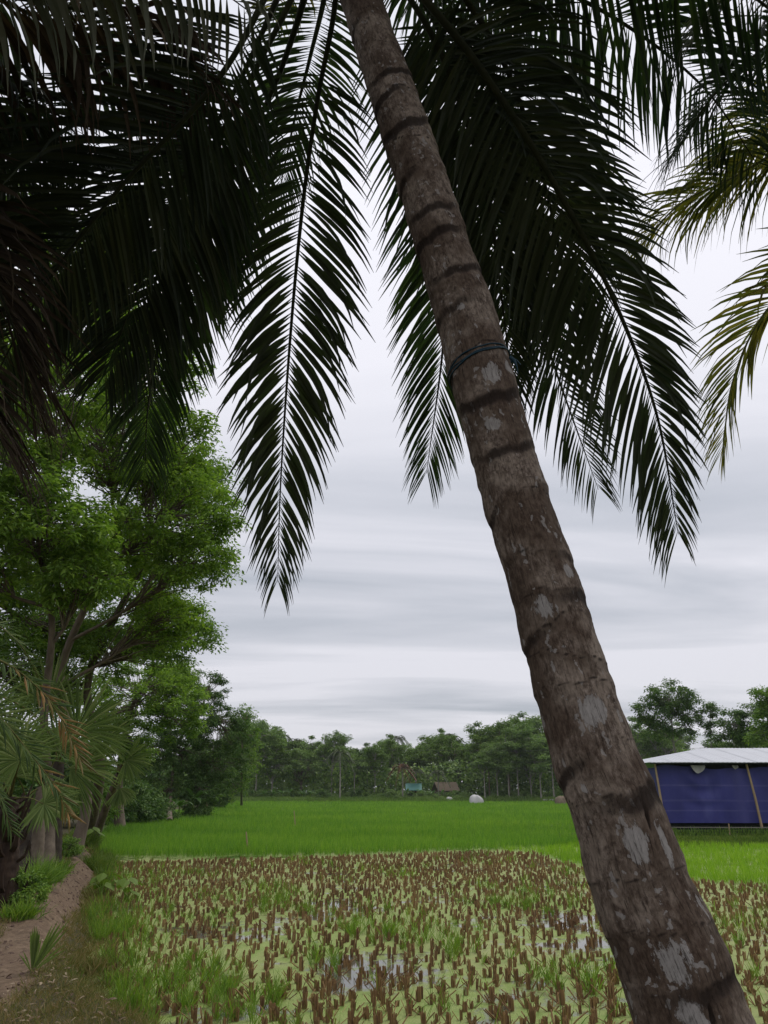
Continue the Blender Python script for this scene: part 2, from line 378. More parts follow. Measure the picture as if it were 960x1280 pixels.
sc2 = math_(nt, 'ADD', scar, math_(nt, 'MULTIPLY', math_(nt, 'SUBTRACT', math_(nt, 'ADD', math_(nt, 'MULTIPLY', n_f, .5), math_(nt, 'MULTIPLY', n_m, .5)), 0.5), 2.4))
base = mix(nt, math_(nt, 'MULTIPLY', ramp(nt, sc2, [(0.35, (0, 0, 0)), (0.7, (1, 1, 1))]), 0.88), base, (0.020, 0.014, 0.011))
hh = math_(nt, 'ADD', math_(nt, 'MULTIPLY', n_f, 0.6), math_(nt, 'ADD', math_(nt, 'MULTIPLY', crk, 0.5), math_(nt, 'MULTIPLY', lich, 0.35)))
base = mix(nt, math_(nt, 'MULTIPLY', ramp(nt, noise(nt, 150, 5, 0.7, vec=tv, mapscale=(1.6, 1.6, 0.10)), [(0.36, (1, 1, 1)), (0.42, (0, 0, 0))]), .75), base, (0.016, 0.011, 0.008))
principled(nt, out, base, 0.88, 0.12, hh, 0.6, 0.008)

# ground
m, nt, out = mat('ground_soil'); M['ground'] = m
path = attr(nt, 'path'); gr = attr(nt, 'green')
n1 = noise(nt, 1.6, 8, 0.7); n2 = noise(nt, 14, 6, 0.7)
soil = ramp(nt, n2, [(0.3, (0.035, 0.026, 0.018)), (0.7, (0.10, 0.075, 0.05))])
soil = mix(nt, math_(nt, 'MULTIPLY', n1, 0.6), soil, (0.06, 0.075, 0.02))
pcol = ramp(nt, n2, [(0.25, (0.060, 0.042, 0.026)), (0.5, (0.150, 0.105, 0.068)), (0.75, (0.24, 0.175, 0.118))])
pcol = mix(nt, math_(nt, 'MULTIPLY', ramp(nt, n1, [(0.4, (0, 0, 0)), (0.65, (1, 1, 1))]), 0.6), pcol, (0.10, 0.065, 0.045))
pf = math_(nt, 'ADD', path, math_(nt, 'MULTIPLY', math_(nt, 'SUBTRACT', noise(nt, 5, 5, 0.7), 0.5), 0.9))
col = mix(nt, ramp(nt, pf, [(0.35, (0, 0, 0)), (0.6, (1, 1, 1))]), soil, pcol)
col = mix(nt, gr, col, ramp(nt, n1, [(0.3, (0.035, 0.09, 0.012)), (0.7, (0.07, 0.14, 0.02))]))
principled(nt, out, col, 0.92, 0.15, n2, 0.7, 0.04)

# paddy water under duckweed
m, nt, out = mat('duckweed_water'); M['water'] = m
n1 = noise(nt, 0.55, 6, 0.62, dist=0.5); n2 = noise(nt, 60, 3, 0.6); n3 = noise(nt, 3.2, 5, 0.65); n4 = noise(nt, 0.25, 3)
weed = ramp(nt, n2, [(0.3, (0.10, 0.15, 0.032)), (0.5, (0.20, 0.26, 0.066)), (0.75, (0.33, 0.385, 0.13))])
weed = mix(nt, math_(nt, 'MULTIPLY', ramp(nt, n4, [(0.4, (0, 0, 0)), (0.6, (1, 1, 1))]), 0.5), weed, (0.29, 0.285, 0.13))
weed = mix(nt, math_(nt, 'MULTIPLY', ramp(nt, n3, [(0.50, (0, 0, 0)), (0.68, (1, 1, 1))]), 0.6), weed, (0.13, 0.22, 0.035))
cover = math_(nt, 'ADD', math_(nt, 'MULTIPLY', n1, 0.75), math_(nt, 'MULTIPLY', n3, 0.38))
cov = ramp(nt, cover, [(0.46, (0, 0, 0)), (0.54, (1, 1, 1))])
openw = nt.nodes.new('ShaderNodeBsdfPrincipled'); openw.inputs['Base Color'].default_value = (0.09, 0.085, 0.06, 1); openw.inputs['Roughness'].default_value = 0.08; openw.inputs['Specular IOR Level'].default_value = 0.7
wd = nt.nodes.new('ShaderNodeBsdfPrincipled'); nt.links.new(weed, wd.inputs['Base Color']); wd.inputs['Roughness'].default_value = 0.75; wd.inputs['Specular IOR Level'].default_value = 0.2
bp = nt.nodes.new('ShaderNodeBump'); bp.inputs['Strength'].default_value = 0.5; bp.inputs['Distance'].default_value = 0.004; nt.links.new(n2, bp.inputs['Height']); nt.links.new(bp.outputs[0], wd.inputs['Normal'])
ms = nt.nodes.new('ShaderNodeMixShader'); nt.links.new(cov, ms.inputs[0]); nt.links.new(openw.outputs[0], ms.inputs[1]); nt.links.new(wd.outputs[0], ms.inputs[2]); nt.links.new(ms.outputs[0], out.inputs[0])

# blue tarpaulin
m, nt, out = mat('blue_tarpaulin'); M['tarp'] = m
n1 = noise(nt, 0.8, 4, 0.6, mapscale=(1, 1, 0.35)); n2 = noise(nt, 9, 4)
c = ramp(nt, n1, [(0.3, (0.020, 0.023, 0.125)), (0.6, (0.032, 0.036, 0.185)), (0.8, (0.070, 0.078, 0.25))])
c = mix(nt, math_(nt, 'MULTIPLY', n2, 0.25), c, (0.09, 0.085, 0.19))
sm = attr(nt, 'seam'); c = mix(nt, math_(nt, 'MULTIPLY', sm, 0.22), c, (0.22, 0.21, 0.36))
principled(nt, out, c, 0.62, 0.3)

# ------------------------------------------------------------------ ground, path and water
EDGE = np.array([[1.6, -6], [0.9, 0], [0.2, 3.5], [-1.35, 6.4], [-2.75, 8.2], [-4.9, 13.5], [-7.0, 20], [-9.0, 26], [-12.5, 36], [-17.5, 53], [-23, 105], [-31, 156], [-60, 170]])
PATH = np.array([G(-330, 1400, .42), G(-60, 1262, .42), G(20, 1190, .42), G(58, 1130, .42), G(88, 1092, .42), G(103, 1072, .42), G(92, 1058, .42), G(50, 1050, .42)])
def edge_x(y): return np.interp(y, EDGE[:, 1], EDGE[:, 0])
pth, _ = resample(spline(PATH, 80), 80)
def path_d(x, y):
    d = np.full(np.shape(x), 1e9)
    for i in range(len(pth) - 1):
        a = pth[i, :2]; b = pth[i + 1, :2]; ab = b - a; L2 = ab @ ab + 1e-9
        t = np.clip(((x - a[0]) * ab[0] + (y - a[1]) * ab[1]) / L2, 0, 1)
        d = np.minimum(d, np.hypot(x - a[0] - t * ab[0], y - a[1] - t * ab[1]))
    return d
def wob(x, y, s=1.0):
    return (np.sin(x * 1.7 * s + 1.3) * np.cos(y * 1.3 * s) + 0.6 * np.sin(x * 3.9 * s + y * 2.7 * s) + 0.35 * np.sin(x * 9.1 * s - y * 7.3 * s + 2)) / 1.95
def smooth(a, b, x):
    t = np.clip((x - a) / (b - a), 0, 1); return t * t * (3 - 2 * t)
def ground_z(x, y):
    x = np.asarray(x, float); y = np.asarray(y, float)
    e = edge_x(y) + 0.18 * wob(x, y, 0.8)
    b = smooth(0.25, -0.55, x - e)
    z = -0.07 + b * (0.49 + 0.035 * wob(x, y, 1.1) + 0.012 * wob(x, y, 5))
    z = z - 0.03 * b * smooth(0.45, 0.1, path_d(x, y) if np.size(x) < 2000000 else 9)
    # raised ground of the shed on the right and the village beyond the field
    r = smooth(30.5, 33.0, y + (x - 14) * 0.02) * smooth(7.0, 9.0, x) * smooth(60, 52, y)
    z = np.maximum(z, -0.07 + r * (0.24 + 0.03 * wob(x, y, 0.7)))
    f = smooth(157, 162, y)
    z = np.maximum(z, -0.07 + 0.45 * f)
    g = smooth(31.2, 33, y) * (1 - b) * 0.065        # soil of the green rice beyond the water
    return z + g * (z < 0)
ys = np.unique(np.concatenate([np.linspace(-12, 3, 16), np.linspace(3, 30, 190), np.linspace(30, 60, 60), np.linspace(60, 200, 60), np.geomspace(200, 900, 8), [-60, -200, -900]]))
xs = np.unique(np.concatenate([np.linspace(-14, 3, 130), np.linspace(3, 30, 40), np.linspace(-60, -14, 40), np.linspace(30, 110, 20), np.geomspace(110, 900, 8), -np.geomspace(62, 900, 9)]))
X, Y = np.meshgrid(xs, ys)
Z = ground_z(X, Y)
pd = path_d(X, Y)
g = Geo()
nx, ny = len(xs), len(ys)
i, j = np.meshgrid(np.arange(ny - 1), np.arange(nx - 1), indexing='ij')
q = (i * nx + j).ravel()
F = np.stack([q, q + 1, q + nx + 1, q + nx], 1)
g.add(np.stack([X, Y, Z], -1), F, path=smooth(0.55, 0.22, pd).ravel(), green=(smooth(31, 33, Y) * (X > edge_x(Y))).ravel() * 0.9)
ground = g.obj('ground', M['ground'], smooth=True)
tag(ground, 'dark soil ground with a worn earth path on the raised bank', kind='structure')
# the trodden path, a thin skin that follows the bank
pp, _ = resample(pth, 120)
tt = nrm(np.gradient(pp, axis=0)); sd = np.stack([tt[:, 1], -tt[:, 0], 0 * tt[:, 0]], 1)
K = 13; off = np.linspace(-1, 1, K)
wd_ = 0.25 + 0.05 * np.sin(np.arange(120) * 0.5) + 0.03 * np.sin(np.arange(120) * 1.7)
PV = pp[:, None, :] + sd[:, None, :] * (off[None, :, None] * wd_[:, None, None])
PV[..., 2] = ground_z(PV[..., 0], PV[..., 1]) + 0.006 * (1 - off[None, :] ** 2) * 2 - 0.004 * (np.abs(off[None, :]) > 0.95) + 0.008 * wob(PV[..., 0], PV[..., 1], 6) + .010 * wob(PV[..., 0], PV[..., 1], 2.3)
i, j = np.meshgrid(np.arange(119), np.arange(K - 1), indexing='ij'); q = (i * K + j).ravel()
g = Geo().add(PV, np.stack([q, q + K, q + K + 1, q + 1], 1), path=1.0, green=0.0)
tag(g.obj('path', M['ground'], smooth=True), 'narrow trodden earth path winding along the bank on the left', kind='structure')
# water
g = Geo()
wx = np.linspace(-12, 34, 40); wy = np.linspace(4.0, 33.0, 30); WX, WY = np.meshgrid(wx, wy)
i, j = np.meshgrid(np.arange(29), np.arange(39), indexing='ij'); q = (i * 40 + j).ravel()
g.add(np.stack([WX, WY, WX * 0], -1), np.stack([q, q + 1, q + 41, q + 40], 1))
tag(g.obj('water', M['water']), 'shallow paddy water covered with pale green duckweed', kind='structure')

# ------------------------------------------------------------------ the leaning coconut palm
def trunk_line():
    cl = [(451, 0, 26), (478, 80, 29), (505, 160, 31.5), (532, 240, 33.5), (557, 320, 35), (583, 400, 40), (604, 480, 41.5), (627, 560, 41.5), (650, 640, 43), (673, 710, 45), (694, 780, 47), (716, 860, 51),
          (741, 940, 55), (772, 1019, 60), (800, 1108, 65), (839, 1197, 71), (868, 1280, 75)]
    pts = []; rad = []
    for px, py, hw in cl:
        v = (640 - py) / FPX; dy = CP - v * SP; dz = SP + v * CP
        d = (2.458 + 0.0796 * 0) / (dy - 0.0796 * dz) if True else 0
        pts.append(P(px, py, d)); rad.append(hw * 0.925 * d / FPX)
    return np.array(pts), np.array(rad)
tp, tr = trunk_line()
t_dir = nrm(tp[0] - tp[2])
CR = tp[0] + t_dir * 0.95               # crown point
base_dir = nrm(tp[-1] - tp[-3])
kk = (tp[-1][2] - 0.05) / -base_dir[2]
b1 = tp[-1] + base_dir * kk * 0.55 + np.array([-0.01, -.02, 0]); b2 = tp[-1] + base_dir * kk * 1.0 + np.array([-0.1, -.03, 0]); b3 = b2 + np.array([0.02, 0, -0.35])
line = np.vstack([CR, CR - t_dir * 0.5, tp, b1, b2, b3]); rr = np.concatenate([[0.10, 0.112], tr, [0.165, 0.21, 0.25]])
NS, NA = 760, 132
sp = spline(np.column_stack([line, rr]), 1200)
sp, Ltr = resample(sp, NS)
pts, rad = sp[:, :3], sp[:, 3]
s_al = np.linspace(0, Ltr, NS)          # from the crown down
def smooth(a, b, x):
    t = np.clip((x - a) / (b - a), 0, 1); return t * t * (3 - 2 * t)
# pixels of each ring, used as real heights along the stem
ringpy = [-60, -25, 8, 40, 76, 108, 136, 168, 196, 232, 276, 305, 352, 395, 462, 505, 570, 612, 640, 702, 748, 795, 832, 868, 948, 985, 1095, 1160, 1215, 1262, 1340, 1420, 1500]
def s_of_py(py):
    tpy = [0, 80, 160, 240, 320, 400, 480, 560, 640, 710, 780, 860, 940, 1019, 1108, 1197, 1280]
    s_tp = []
    for k in range(len(tp)):
        s_tp.append(s_al[np.argmin(np.linalg.norm(pts - tp[k], axis=1))])
    tpy = [-200] + tpy + [1600]; s_tp = [0] + s_tp + [Ltr]
    return np.interp(py, tpy, s_tp)
rings = s_of_py(np.array(ringpy))
T = nrm(np.gradient(pts, axis=0)); U = nrm(np.cross(T, np.array([0, 1.0, 0]))); W_ = np.cross(T, U)
th = np.linspace(0, 2 * math.pi, NA, endpoint=False)
TH, S = np.meshgrid(th, s_al)
rs = np.random.RandomState(3)
disp = np.zeros_like(TH); scarA = np.zeros_like(TH)
for r in rings:
    ph = rs.uniform(0, 6.28); amp = rs.uniform(0.6, 1.0); tilt = rs.uniform(0.012, 0.045); w2 = rs.uniform(0.7, 1.3)
    rc = r + tilt * np.cos(TH - ph) + 0.010 * np.sin(2 * TH + ph * 2) + 0.006 * np.sin(5 * TH + ph) + 0.003 * np.sin(11 * TH + 3 * ph)
    dd = S - rc                          # positive = below the scar
    lens = 0.12 + 0.88 * np.clip(0.5 + 0.6 * np.cos(TH - ph + 0.6), 0, 1) ** 1.2
    swell = np.where(dd < 0, np.exp(-(dd / 0.085) ** 2), np.exp(-(dd / 0.014) ** 2))
    disp += amp * 0.0058 * swell * (0.55 + 0.45 * lens)
    disp -= amp * 0.0030 * np.exp(-((dd - 0.030 * w2) / 0.016) ** 2) * lens
    scarA = np.maximum(scarA, amp * lens * np.exp(-np.abs((dd - 0.024 * w2) / (0.030 * w2)) ** 2.5))
    scarA = np.maximum(scarA, 0.8 * amp * np.exp(-((dd - 0.004) / 0.005) ** 2))
for fa, fs, am in ((3, 5, .0013), (5, 11, .0009), (9, 23, .0008), (17, 37, .0007), (31, 61, .0006), (43, 140, .0005)):
    ph = rs.uniform(0, 6, 4)
    disp += am * np.sin(fa * TH + 2.1 * np.sin(fs * 0.6 * S + ph[0]) + ph[1]) * np.cos(fs * S + 1.5 * np.sin(2 * TH + ph[2]) + ph[3])
def vnoise(nu, nv_, seed):
    q = np.random.RandomState(seed).standard_normal((nv_ + 1, nu)); a_ = TH / (2 * math.pi) * nu; b_ = S / Ltr * (nv_ - .001)
    i_ = b_.astype(int); j_ = a_.astype(int) % nu; fa = a_ - np.floor(a_); fb = b_ - i_; fa = fa * fa * (3 - 2 * fa); fb = fb * fb * (3 - 2 * fb)
    return (q[i_, j_] * (1 - fa) + q[i_, (j_ + 1) % nu] * fa) * (1 - fb) + (q[i_ + 1, j_] * (1 - fa) + q[i_ + 1, (j_ + 1) % nu] * fa) * fb
disp += .0010 * vnoise(9, 60, 1) + .0008 * vnoise(30, 110, 2) + .0009 * vnoise(60, 190, 3) - .0022 * np.clip(vnoise(44, 40, 4) - .7, 0, 2) - .002 * np.clip(vnoise(60, 70, 6) - .9, 0, 2)
disp += .0022 * smooth(.1, .3, vnoise(12, 45, 5))
# hollow slits and gouges in the lower stem, where the photo shows them
def stem_at(px, py):
    """(s, angle) of the stem surface seen at a photo pixel"""
    s = float(s_of_py(py)); k = np.argmin(abs(s_al - s)); c = pts[k]
    ray = P(px, py, 1.0) - np.array([0, 0, EYE]); ray /= np.linalg.norm(ray)
    o = np.array([0, 0, EYE]); b = (c - o) @ ray; near = o + ray * b - c
    near -= T[k] * (near @ T[k]); r = rad[k]; l = min(np.linalg.norm(near), r * .97)
    tocam = nrm((o - c) - T[k] * ((o - c) @ T[k]))
    side = nrm(near - tocam * (near @ tocam)); sgn = (near @ side)
    a = math.asin(max(-.97, min(.97, sgn / r))); vec = math.cos(a) * tocam + math.sin(a) * side
    return s, math.atan2(vec @ W_[k], vec @ U[k])
patchA = np.full(TH.shape, -0.6)
for px, py, ds, da, am in ((811, 1030, .034, .035, .020), (886, 1262, .034, .04, .016), (740, 1050, .05, .17, .006), (848, 1200, .03, .05, .005)):
    s0, a0 = stem_at(px, py)
    da_ = (TH - a0 + math.pi) % (2 * math.pi) - math.pi
    gz = np.exp(-(((S - s0) / ds) ** 2 + ((da_ + (S - s0) * -1.2) / da) ** 2) ** 1.5)
    disp -= am * gz; scarA = np.maximum(scarA, 1.3 * gz * (am > .015) + .35 * gz)
for px, py, ds, da in ((685, 770, .050, .30), (714, 733, .03, .14), (745, 900, .060, .34), (832, 1065, .08, .12), (795, 1055, .055, .30), (842, 1195, .070, .38), (858, 1250, .045, .25), (800, 1060, .05, .2),
                       (620, 490, .05, .4), (622, 548, .03, .3), (640, 480, .04, .2), (583, 405, .02, .15), (728, 978, .02, .10), (875, 1275, .06, .22), (884, 1150, .05, .06)):
    s0, a0 = stem_at(px, py)
    da_ = (TH - a0 + math.pi) % (2 * math.pi) - math.pi
    patchA = np.maximum(patchA, 1.15 - 0.75 * np.sqrt(((S - s0) / ds) ** 2 + (da_ / da) ** 2) ** 1.5)
RR = rad[:, None] + disp
V = pts[:, None, :] + RR[..., None] * (np.cos(TH)[..., None] * U[:, None, :] + np.sin(TH)[..., None] * W_[:, None, :])
i, j = np.meshgrid(np.arange(NS - 1), np.arange(NA), indexing='ij')
F = np.stack([i * NA + j, (i + 1) * NA + j, (i + 1) * NA + (j + 1) % NA, i * NA + (j + 1) % NA], -1).reshape(-1, 4)
palm = thing('coconut_palm', b2, 'tall leaning coconut palm with ringed grey brown trunk crossing the view', 'palm tree', 'coconut palms around the viewpoint')
def child_world(o, par):
    o.parent = par; o.location = -Vector(par.location)
    return o
g = Geo(); g.add(V, F, scar=scarA.ravel(), along=S.ravel(), ca=np.cos(TH).ravel(), sa=np.sin(TH).ravel(), patch=patchA.ravel())
child_world(g.obj('trunk', M['palm_trunk'], smooth=True), palm)

# cord tied round the stem
cord_root = thing('cord', pts[NS // 2], 'blue green cord tied round the leaning palm trunk at mid height', 'cord')
s0 = float(s_of_py(462)); gz = Geo()
for k, (o1, o2, f) in enumerate(((0, .0, 1.0), (.012, 1.3, 1.02), (-.006, 2.4, 1.0))):
    a = np.linspace(0, 2 * math.pi, 90); s = s0 + o1 + 0.028 * np.cos(a + o2 * .4 + 2.4) + 0.004 * np.sin(5 * a + o2)
    idx = np.interp(s, s_al, np.arange(NS)); ii = idx.astype(int)
    ring_r = RR[ii, (a / (2 * math.pi) * NA).astype(int) % NA] * f + 0.003
    pc = pts[ii] + ring_r[:, None] * (np.cos(a)[:, None] * U[ii] + np.sin(a)[:, None] * W_[ii])
    pc = np.stack([np.convolve(np.pad(pc[:-1, q], 4, mode='wrap'), np.ones(9) / 9, 'valid') for q in range(3)], 1); pc = np.vstack([pc, pc[:1]])
    gz.add(*tube(pc, 0.0031, 5))
cl = gz.obj('cord_loop', M['cord'], smooth=True); child_world(cl, cord_root)
s1, a1 = stem_at(640, 470); kq = np.argmin(abs(s_al - s1)); kp = pts[kq] + (rad[kq] + .008) * (math.cos(a1) * U[kq] + math.sin(a1) * W_[kq])
gk = Geo(); gk.add(*tube([kp + [0, 0, 0.02], kp + [0.012, -.01, 0.0], kp + [0.02, -.012, -0.03], kp + [0.022, -.01, -0.06]], [0.008, 0.008, 0.003, 0.002], 6))
gk.add(*tube([kp, kp + [0.02, -.01, 0.004], kp + [0.035, -.012, -0.02]], [0.006, 0.003, 0.002], 6))
child_world(gk.obj('knot', M['cord'], smooth=True), cord_root)

def frond(par, ctrl, n=82, l0=0.55, prof=None, W=0.028, a0=72, a1=24, droop=1.0, lift=0.25, leafmat='frond', ribmat='rachis', r0=0.022, start=0.16, twist=0.0, seed=0, side_scale=(1, 1), single=False, kink=0.0, miss=0.05, name='frond', label=None, fold=0.45, jit=1.0, side=None, weak=0.12):
    rs = np.random.RandomState(seed + 11)
    c = np.array([P(*q) if len(q) == 3 else q[1] for q in ctrl])
    p, L = resample(spline(c, 300), 220)
    t = nrm(np.gradient(p, axis=0))
    az = p[-1] - p[0]; az[2] = 0
    sv = np.cross(nrm(az), [0, 0, 1.0]) if side is None else np.asarray(side, float)
    s = nrm(sv[None, :] - t * (t @ sv)[:, None]); up = np.cross(s, t)
    up = np.where((up[:, 2:3].mean() < 0) * np.ones_like(up[:, :1]) > 0, -up, up)
    ca, sa = math.cos(twist), math.sin(twist)
    s, up = s * ca + up * sa, up * ca - s * sa
    u = np.linspace(0, 1, 220)
    rg = Geo(); rg.add(*tube(p, r0 * (1 - u) ** 0.75 * np.where(u < .12, 1.0 + (0.12 - u) * 6, 1) + 0.0018, 6, flat=0.8))
    rib = rg.obj(name, M[ribmat], smooth=True); child_world(rib, par)
    if label: rib['label'] = label
    N = 2 * n
    uu = np.repeat(start + (1 - start) * (np.arange(n) + 0.5) / n, 2) + rs.uniform(-.25, .25, N) / n
    uu = np.clip(uu, 0, 0.998)
    sg = np.tile([-1.0, 1.0], n)
    idx = (uu * 219).astype(int)
    v = (uu - start) / (1 - start)
    prof_l = (0.55 + 0.45 * np.clip(v / 0.25, 0, 1)) * np.where(v > 0.45, 1 - 0.55 * ((v - 0.45) / 0.55) ** 1.7, 1)
    sc = np.where(sg < 0, side_scale[0], side_scale[1])
    LL = l0 * prof_l * sc * (1 + jit * 0.07 * rs.standard_normal(N))
    WW = W * (0.25 + 0.75 * prof_l) * (1 - .35 * np.clip((v - .6) / .4, 0, 1)) * (1 + 0.15 * rs.standard_normal(N))
    ang = np.radians(a0 + (a1 - a0) * v ** 0.8) + jit * (0.05 * rs.standard_normal(N) + 0.10 * np.sin(v * 23 + sg + seed) * np.sin(v * 9 + seed))
    sp_ = np.sin(ang)[:, None] * s[idx] * sg[:, None]
    d = np.cos(ang)[:, None] * t[idx] + sp_ + up[idx] * (lift + jit * 0.10 * rs.standard_normal(N))[:, None]
    d = nrm(d); nr = nrm(up[idx] + 0.25 * rs.standard_normal((N, 3)) * jit)
    dr = droop * (1 + 0.35 * rs.standard_normal(N)).clip(0.2, 2.5)
    wk = rs.rand(N) < weak; dr = np.where(wk, dr * 2.6, dr)
    keep = rs.rand(N) > miss
    base = p[idx] + sp_ * 0.004
    if not single:
        lv = Geo(); lv.add(*blades(base[keep], d[keep], nr[keep], LL[keep], WW[keep], dr[keep], 5, fold))
        lo = lv.obj('leaflets', M[leafmat], rib); lo['kind'] = 'stuff'; lo['label'] = 'narrow leaflets along both sides of this frond'
    else:
        kk_ = np.where(keep)[0]
        if single is not True:
            big = kk_[np.argsort(-LL[kk_])]; rest_ = big[int(single):]; kk_ = big[:int(single)]
            lv = Geo(); lv.add(*blades(base[rest_], d[rest_], nr[rest_], LL[rest_], WW[rest_], dr[rest_], 5, fold)); lo = lv.obj('leaflets', M[leafmat], rib); lo['kind'] = 'stuff'
        for k in kk_:
            lv = Geo(); lv.add(*blades(base[k:k + 1], d[k:k + 1], nr[k:k + 1], LL[k:k + 1], WW[k:k + 1], dr[k:k + 1], 6, fold))
            lv.obj('leaflet', M[leafmat], rib)
    return rib
c3 = ('w', CR)
crown = lambda dx=0, dy=0, dz=0: ('w', 0, CR + np.array([dx, dy, dz])) 
def cw(dx=0, dy=0, dz=0):
    return (None, CR + np.array([dx, dy, dz]))
def frond_(par, ctrl, **k):
    cc = [q if len(q) == 3 else q for q in ctrl]
    return frond(par, cc, **k)
# (None, point) entries have length 2 -> taken as world points
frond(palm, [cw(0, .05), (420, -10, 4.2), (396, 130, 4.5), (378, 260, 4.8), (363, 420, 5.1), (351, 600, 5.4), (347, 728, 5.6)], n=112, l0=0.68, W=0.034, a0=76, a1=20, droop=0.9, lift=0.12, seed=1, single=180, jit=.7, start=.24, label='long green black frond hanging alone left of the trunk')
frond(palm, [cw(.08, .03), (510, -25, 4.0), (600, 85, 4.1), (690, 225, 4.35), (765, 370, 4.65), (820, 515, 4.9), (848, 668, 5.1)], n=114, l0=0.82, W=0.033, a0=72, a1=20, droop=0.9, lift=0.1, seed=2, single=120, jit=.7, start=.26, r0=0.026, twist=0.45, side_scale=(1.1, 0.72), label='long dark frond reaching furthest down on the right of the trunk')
frond(palm, [cw(.05, .08), (470, 0, 4.7), (530, 150, 5.2), (556, 300, 5.8), (554, 430, 6.2), (533, 592, 6.6)], n=120, l0=0.86, W=0.030, seed=3, jit=.6, droop=0.6, a0=66, a1=20, leafmat='frond_gap', label='frond behind the trunk with its tip left of it')
frond(palm, [cw(.06, .06), (540, 20, 4.7), (610, 200, 5.2), (655, 340, 5.6), (697, 470, 5.9), (748, 612, 6.1)], n=110, l0=0.74, W=0.030, seed=4, jit=.7, droop=0.9, twist=0.3, label='frond between the trunk and the long right hand frond')
frond(palm, [cw(.05, .03), (520, 10, 4.1), (572, 120, 4.3), (610, 250, 4.7), (628, 380, 5.0), (640, 480, 5.2)], n=112, l0=0.82, W=0.034, start=.3, seed=5, jit=.7, droop=1.0, twist=0.3, side_scale=(1, .8))
frond(palm, [cw(.06, .02), (530, -60, 3.9), (620, 60, 4.2), (670, 190, 4.6), (700, 320, 5.0), (712, 420, 5.2)], n=112, l0=0.86, W=0.034, start=.34, seed=6, jit=.7, droop=1.1, twist=0.5)
frond(palm, [cw(-.02, .1), (408, -20, 5.0), (388, 70, 5.7), (368, 150, 6.2), (345, 260, 6.6)], n=100, l0=0.66, W=0.026, seed=7, jit=.7, droop=0.9, leafmat='frond_gap')
frond(palm, [cw(-.05, .04), (372, -20, 4.0), (318, 90, 4.1), (255, 215, 4.4), (210, 380, 4.8), (186, 500, 5.1), (181, 592, 5.3)], n=112, l0=0.68, W=0.030, start=.34, seed=8, jit=.6, droop=0.6, twist=-0.1, leafmat='frond_gap', label='dark frond with its drooping tip in front of the leafy tree')
frond(palm, [cw(-.07, .02), (345, -30, 3.7), (272, 100, 3.7), (150, 235, 3.8), (65, 345, 3.95), (10, 440, 4.1), (-35, 540, 4.2)], n=116, l0=0.86, W=0.030, start=.34, seed=9, jit=.6, droop=0.7, twist=-0.4, side_scale=(1.0, 0.7))
frond(palm, [cw(-.07, .04), (350, -10, 4.0), (290, 120, 4.2), (215, 250, 4.4), (165, 380, 4.6), (130, 470, 4.7)], n=116, l0=0.80, W=0.030, start=.42, seed=10, jit=.6, droop=0.8, twist=-0.4)
frond(palm, [cw(-.04, .06), (385, -20, 4.4), (350, 90, 4.8), (305, 190, 5.1), (262, 300, 5.3), (238, 400, 5.4)], n=80, l0=0.6, W=0.030, start=.5, seed=11, jit=.6, droop=0.9, twist=-0.3)
# upper right, fronds that spread level and let their leaflets hang
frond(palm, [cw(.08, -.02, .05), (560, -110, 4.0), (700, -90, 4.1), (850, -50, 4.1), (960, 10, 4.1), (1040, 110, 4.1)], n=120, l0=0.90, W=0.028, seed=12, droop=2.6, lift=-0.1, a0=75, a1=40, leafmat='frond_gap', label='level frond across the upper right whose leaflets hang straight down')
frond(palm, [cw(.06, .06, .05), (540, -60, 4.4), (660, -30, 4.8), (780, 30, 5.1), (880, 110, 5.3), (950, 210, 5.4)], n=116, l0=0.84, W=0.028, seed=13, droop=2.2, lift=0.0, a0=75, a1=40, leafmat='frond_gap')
frond(palm, [cw(.06, .1, .08), (500, -60, 4.9), (560, -30, 5.6), (620, 20, 6.1), (690, 90, 6.4)], n=80, l0=0.7, W=0.03, seed=14, droop=1.6, leafmat='frond_gap')
frond(palm, [cw(.03, .12, .1), (450, -60, 5.2), (500, -30, 6.0), (560, 50, 6.6), (590, 110, 6.8)], n=80, l0=0.66, W=0.03, seed=15, droop=1.5, leafmat='frond_gap')
# the rest of the crown, overhead and behind the viewpoint
for k in range(7):
    a = math.radians(95 + k * 27 + 5 * math.sin(k * 5)); dx, dy = math.sin(a), math.cos(a)
    el = [0.55, 0.2, 0.45, 0.1, 0.5, 0.25, 0.4][k]
    q = [CR + np.array([dx * r, dy * r, el * r * 1.6 - (r ** 2) * 0.27 * (1.1 - el * .4)]) for r in (0.05, 0.9, 1.8, 2.7, 3.5)]
    frond(palm, [(None, w) for w in q], n=70, l0=0.75, W=0.036, seed=30 + k, droop=1.4)
for k in range(10):  # extra unseen upright fronds, added to shade the top of the stem
    a = math.radians(80 + k * 20); dx, dy = math.sin(a), math.cos(a); el = .75 + .25 * math.sin(k * 3)
    q = [CR + np.array([dx * r_, dy * r_, 1.25 * el * r_ - (r_ ** 2) * 0.10]) for r_ in (0.04, 0.6, 1.3, 2.0, 2.7)]
    frond(palm, [(None, w) for w in q], n=60, l0=0.75, W=0.042, seed=130 + k, droop=1.2)
g = Geo(); c_ = CR - t_dir * .5
for k in range(46):       # fibrous leaf bases that wrap the top of the stem
    a = k * 2.4; h_ = .62 * k / 46; d_ = math.cos(a) * U[0] + math.sin(a) * W_[0]; p0 = c_ + t_dir * h_ + d_ * .085
    g.add(*tube([p0, p0 + d_ * .06 + t_dir * .16, p0 + d_ * .16 + t_dir * .34], [.07, .05, .03], 6, flat=.45))
child_world(g.obj('leaf_bases', M['shaggy'], smooth=True), palm)['kind'] = 'stuff'
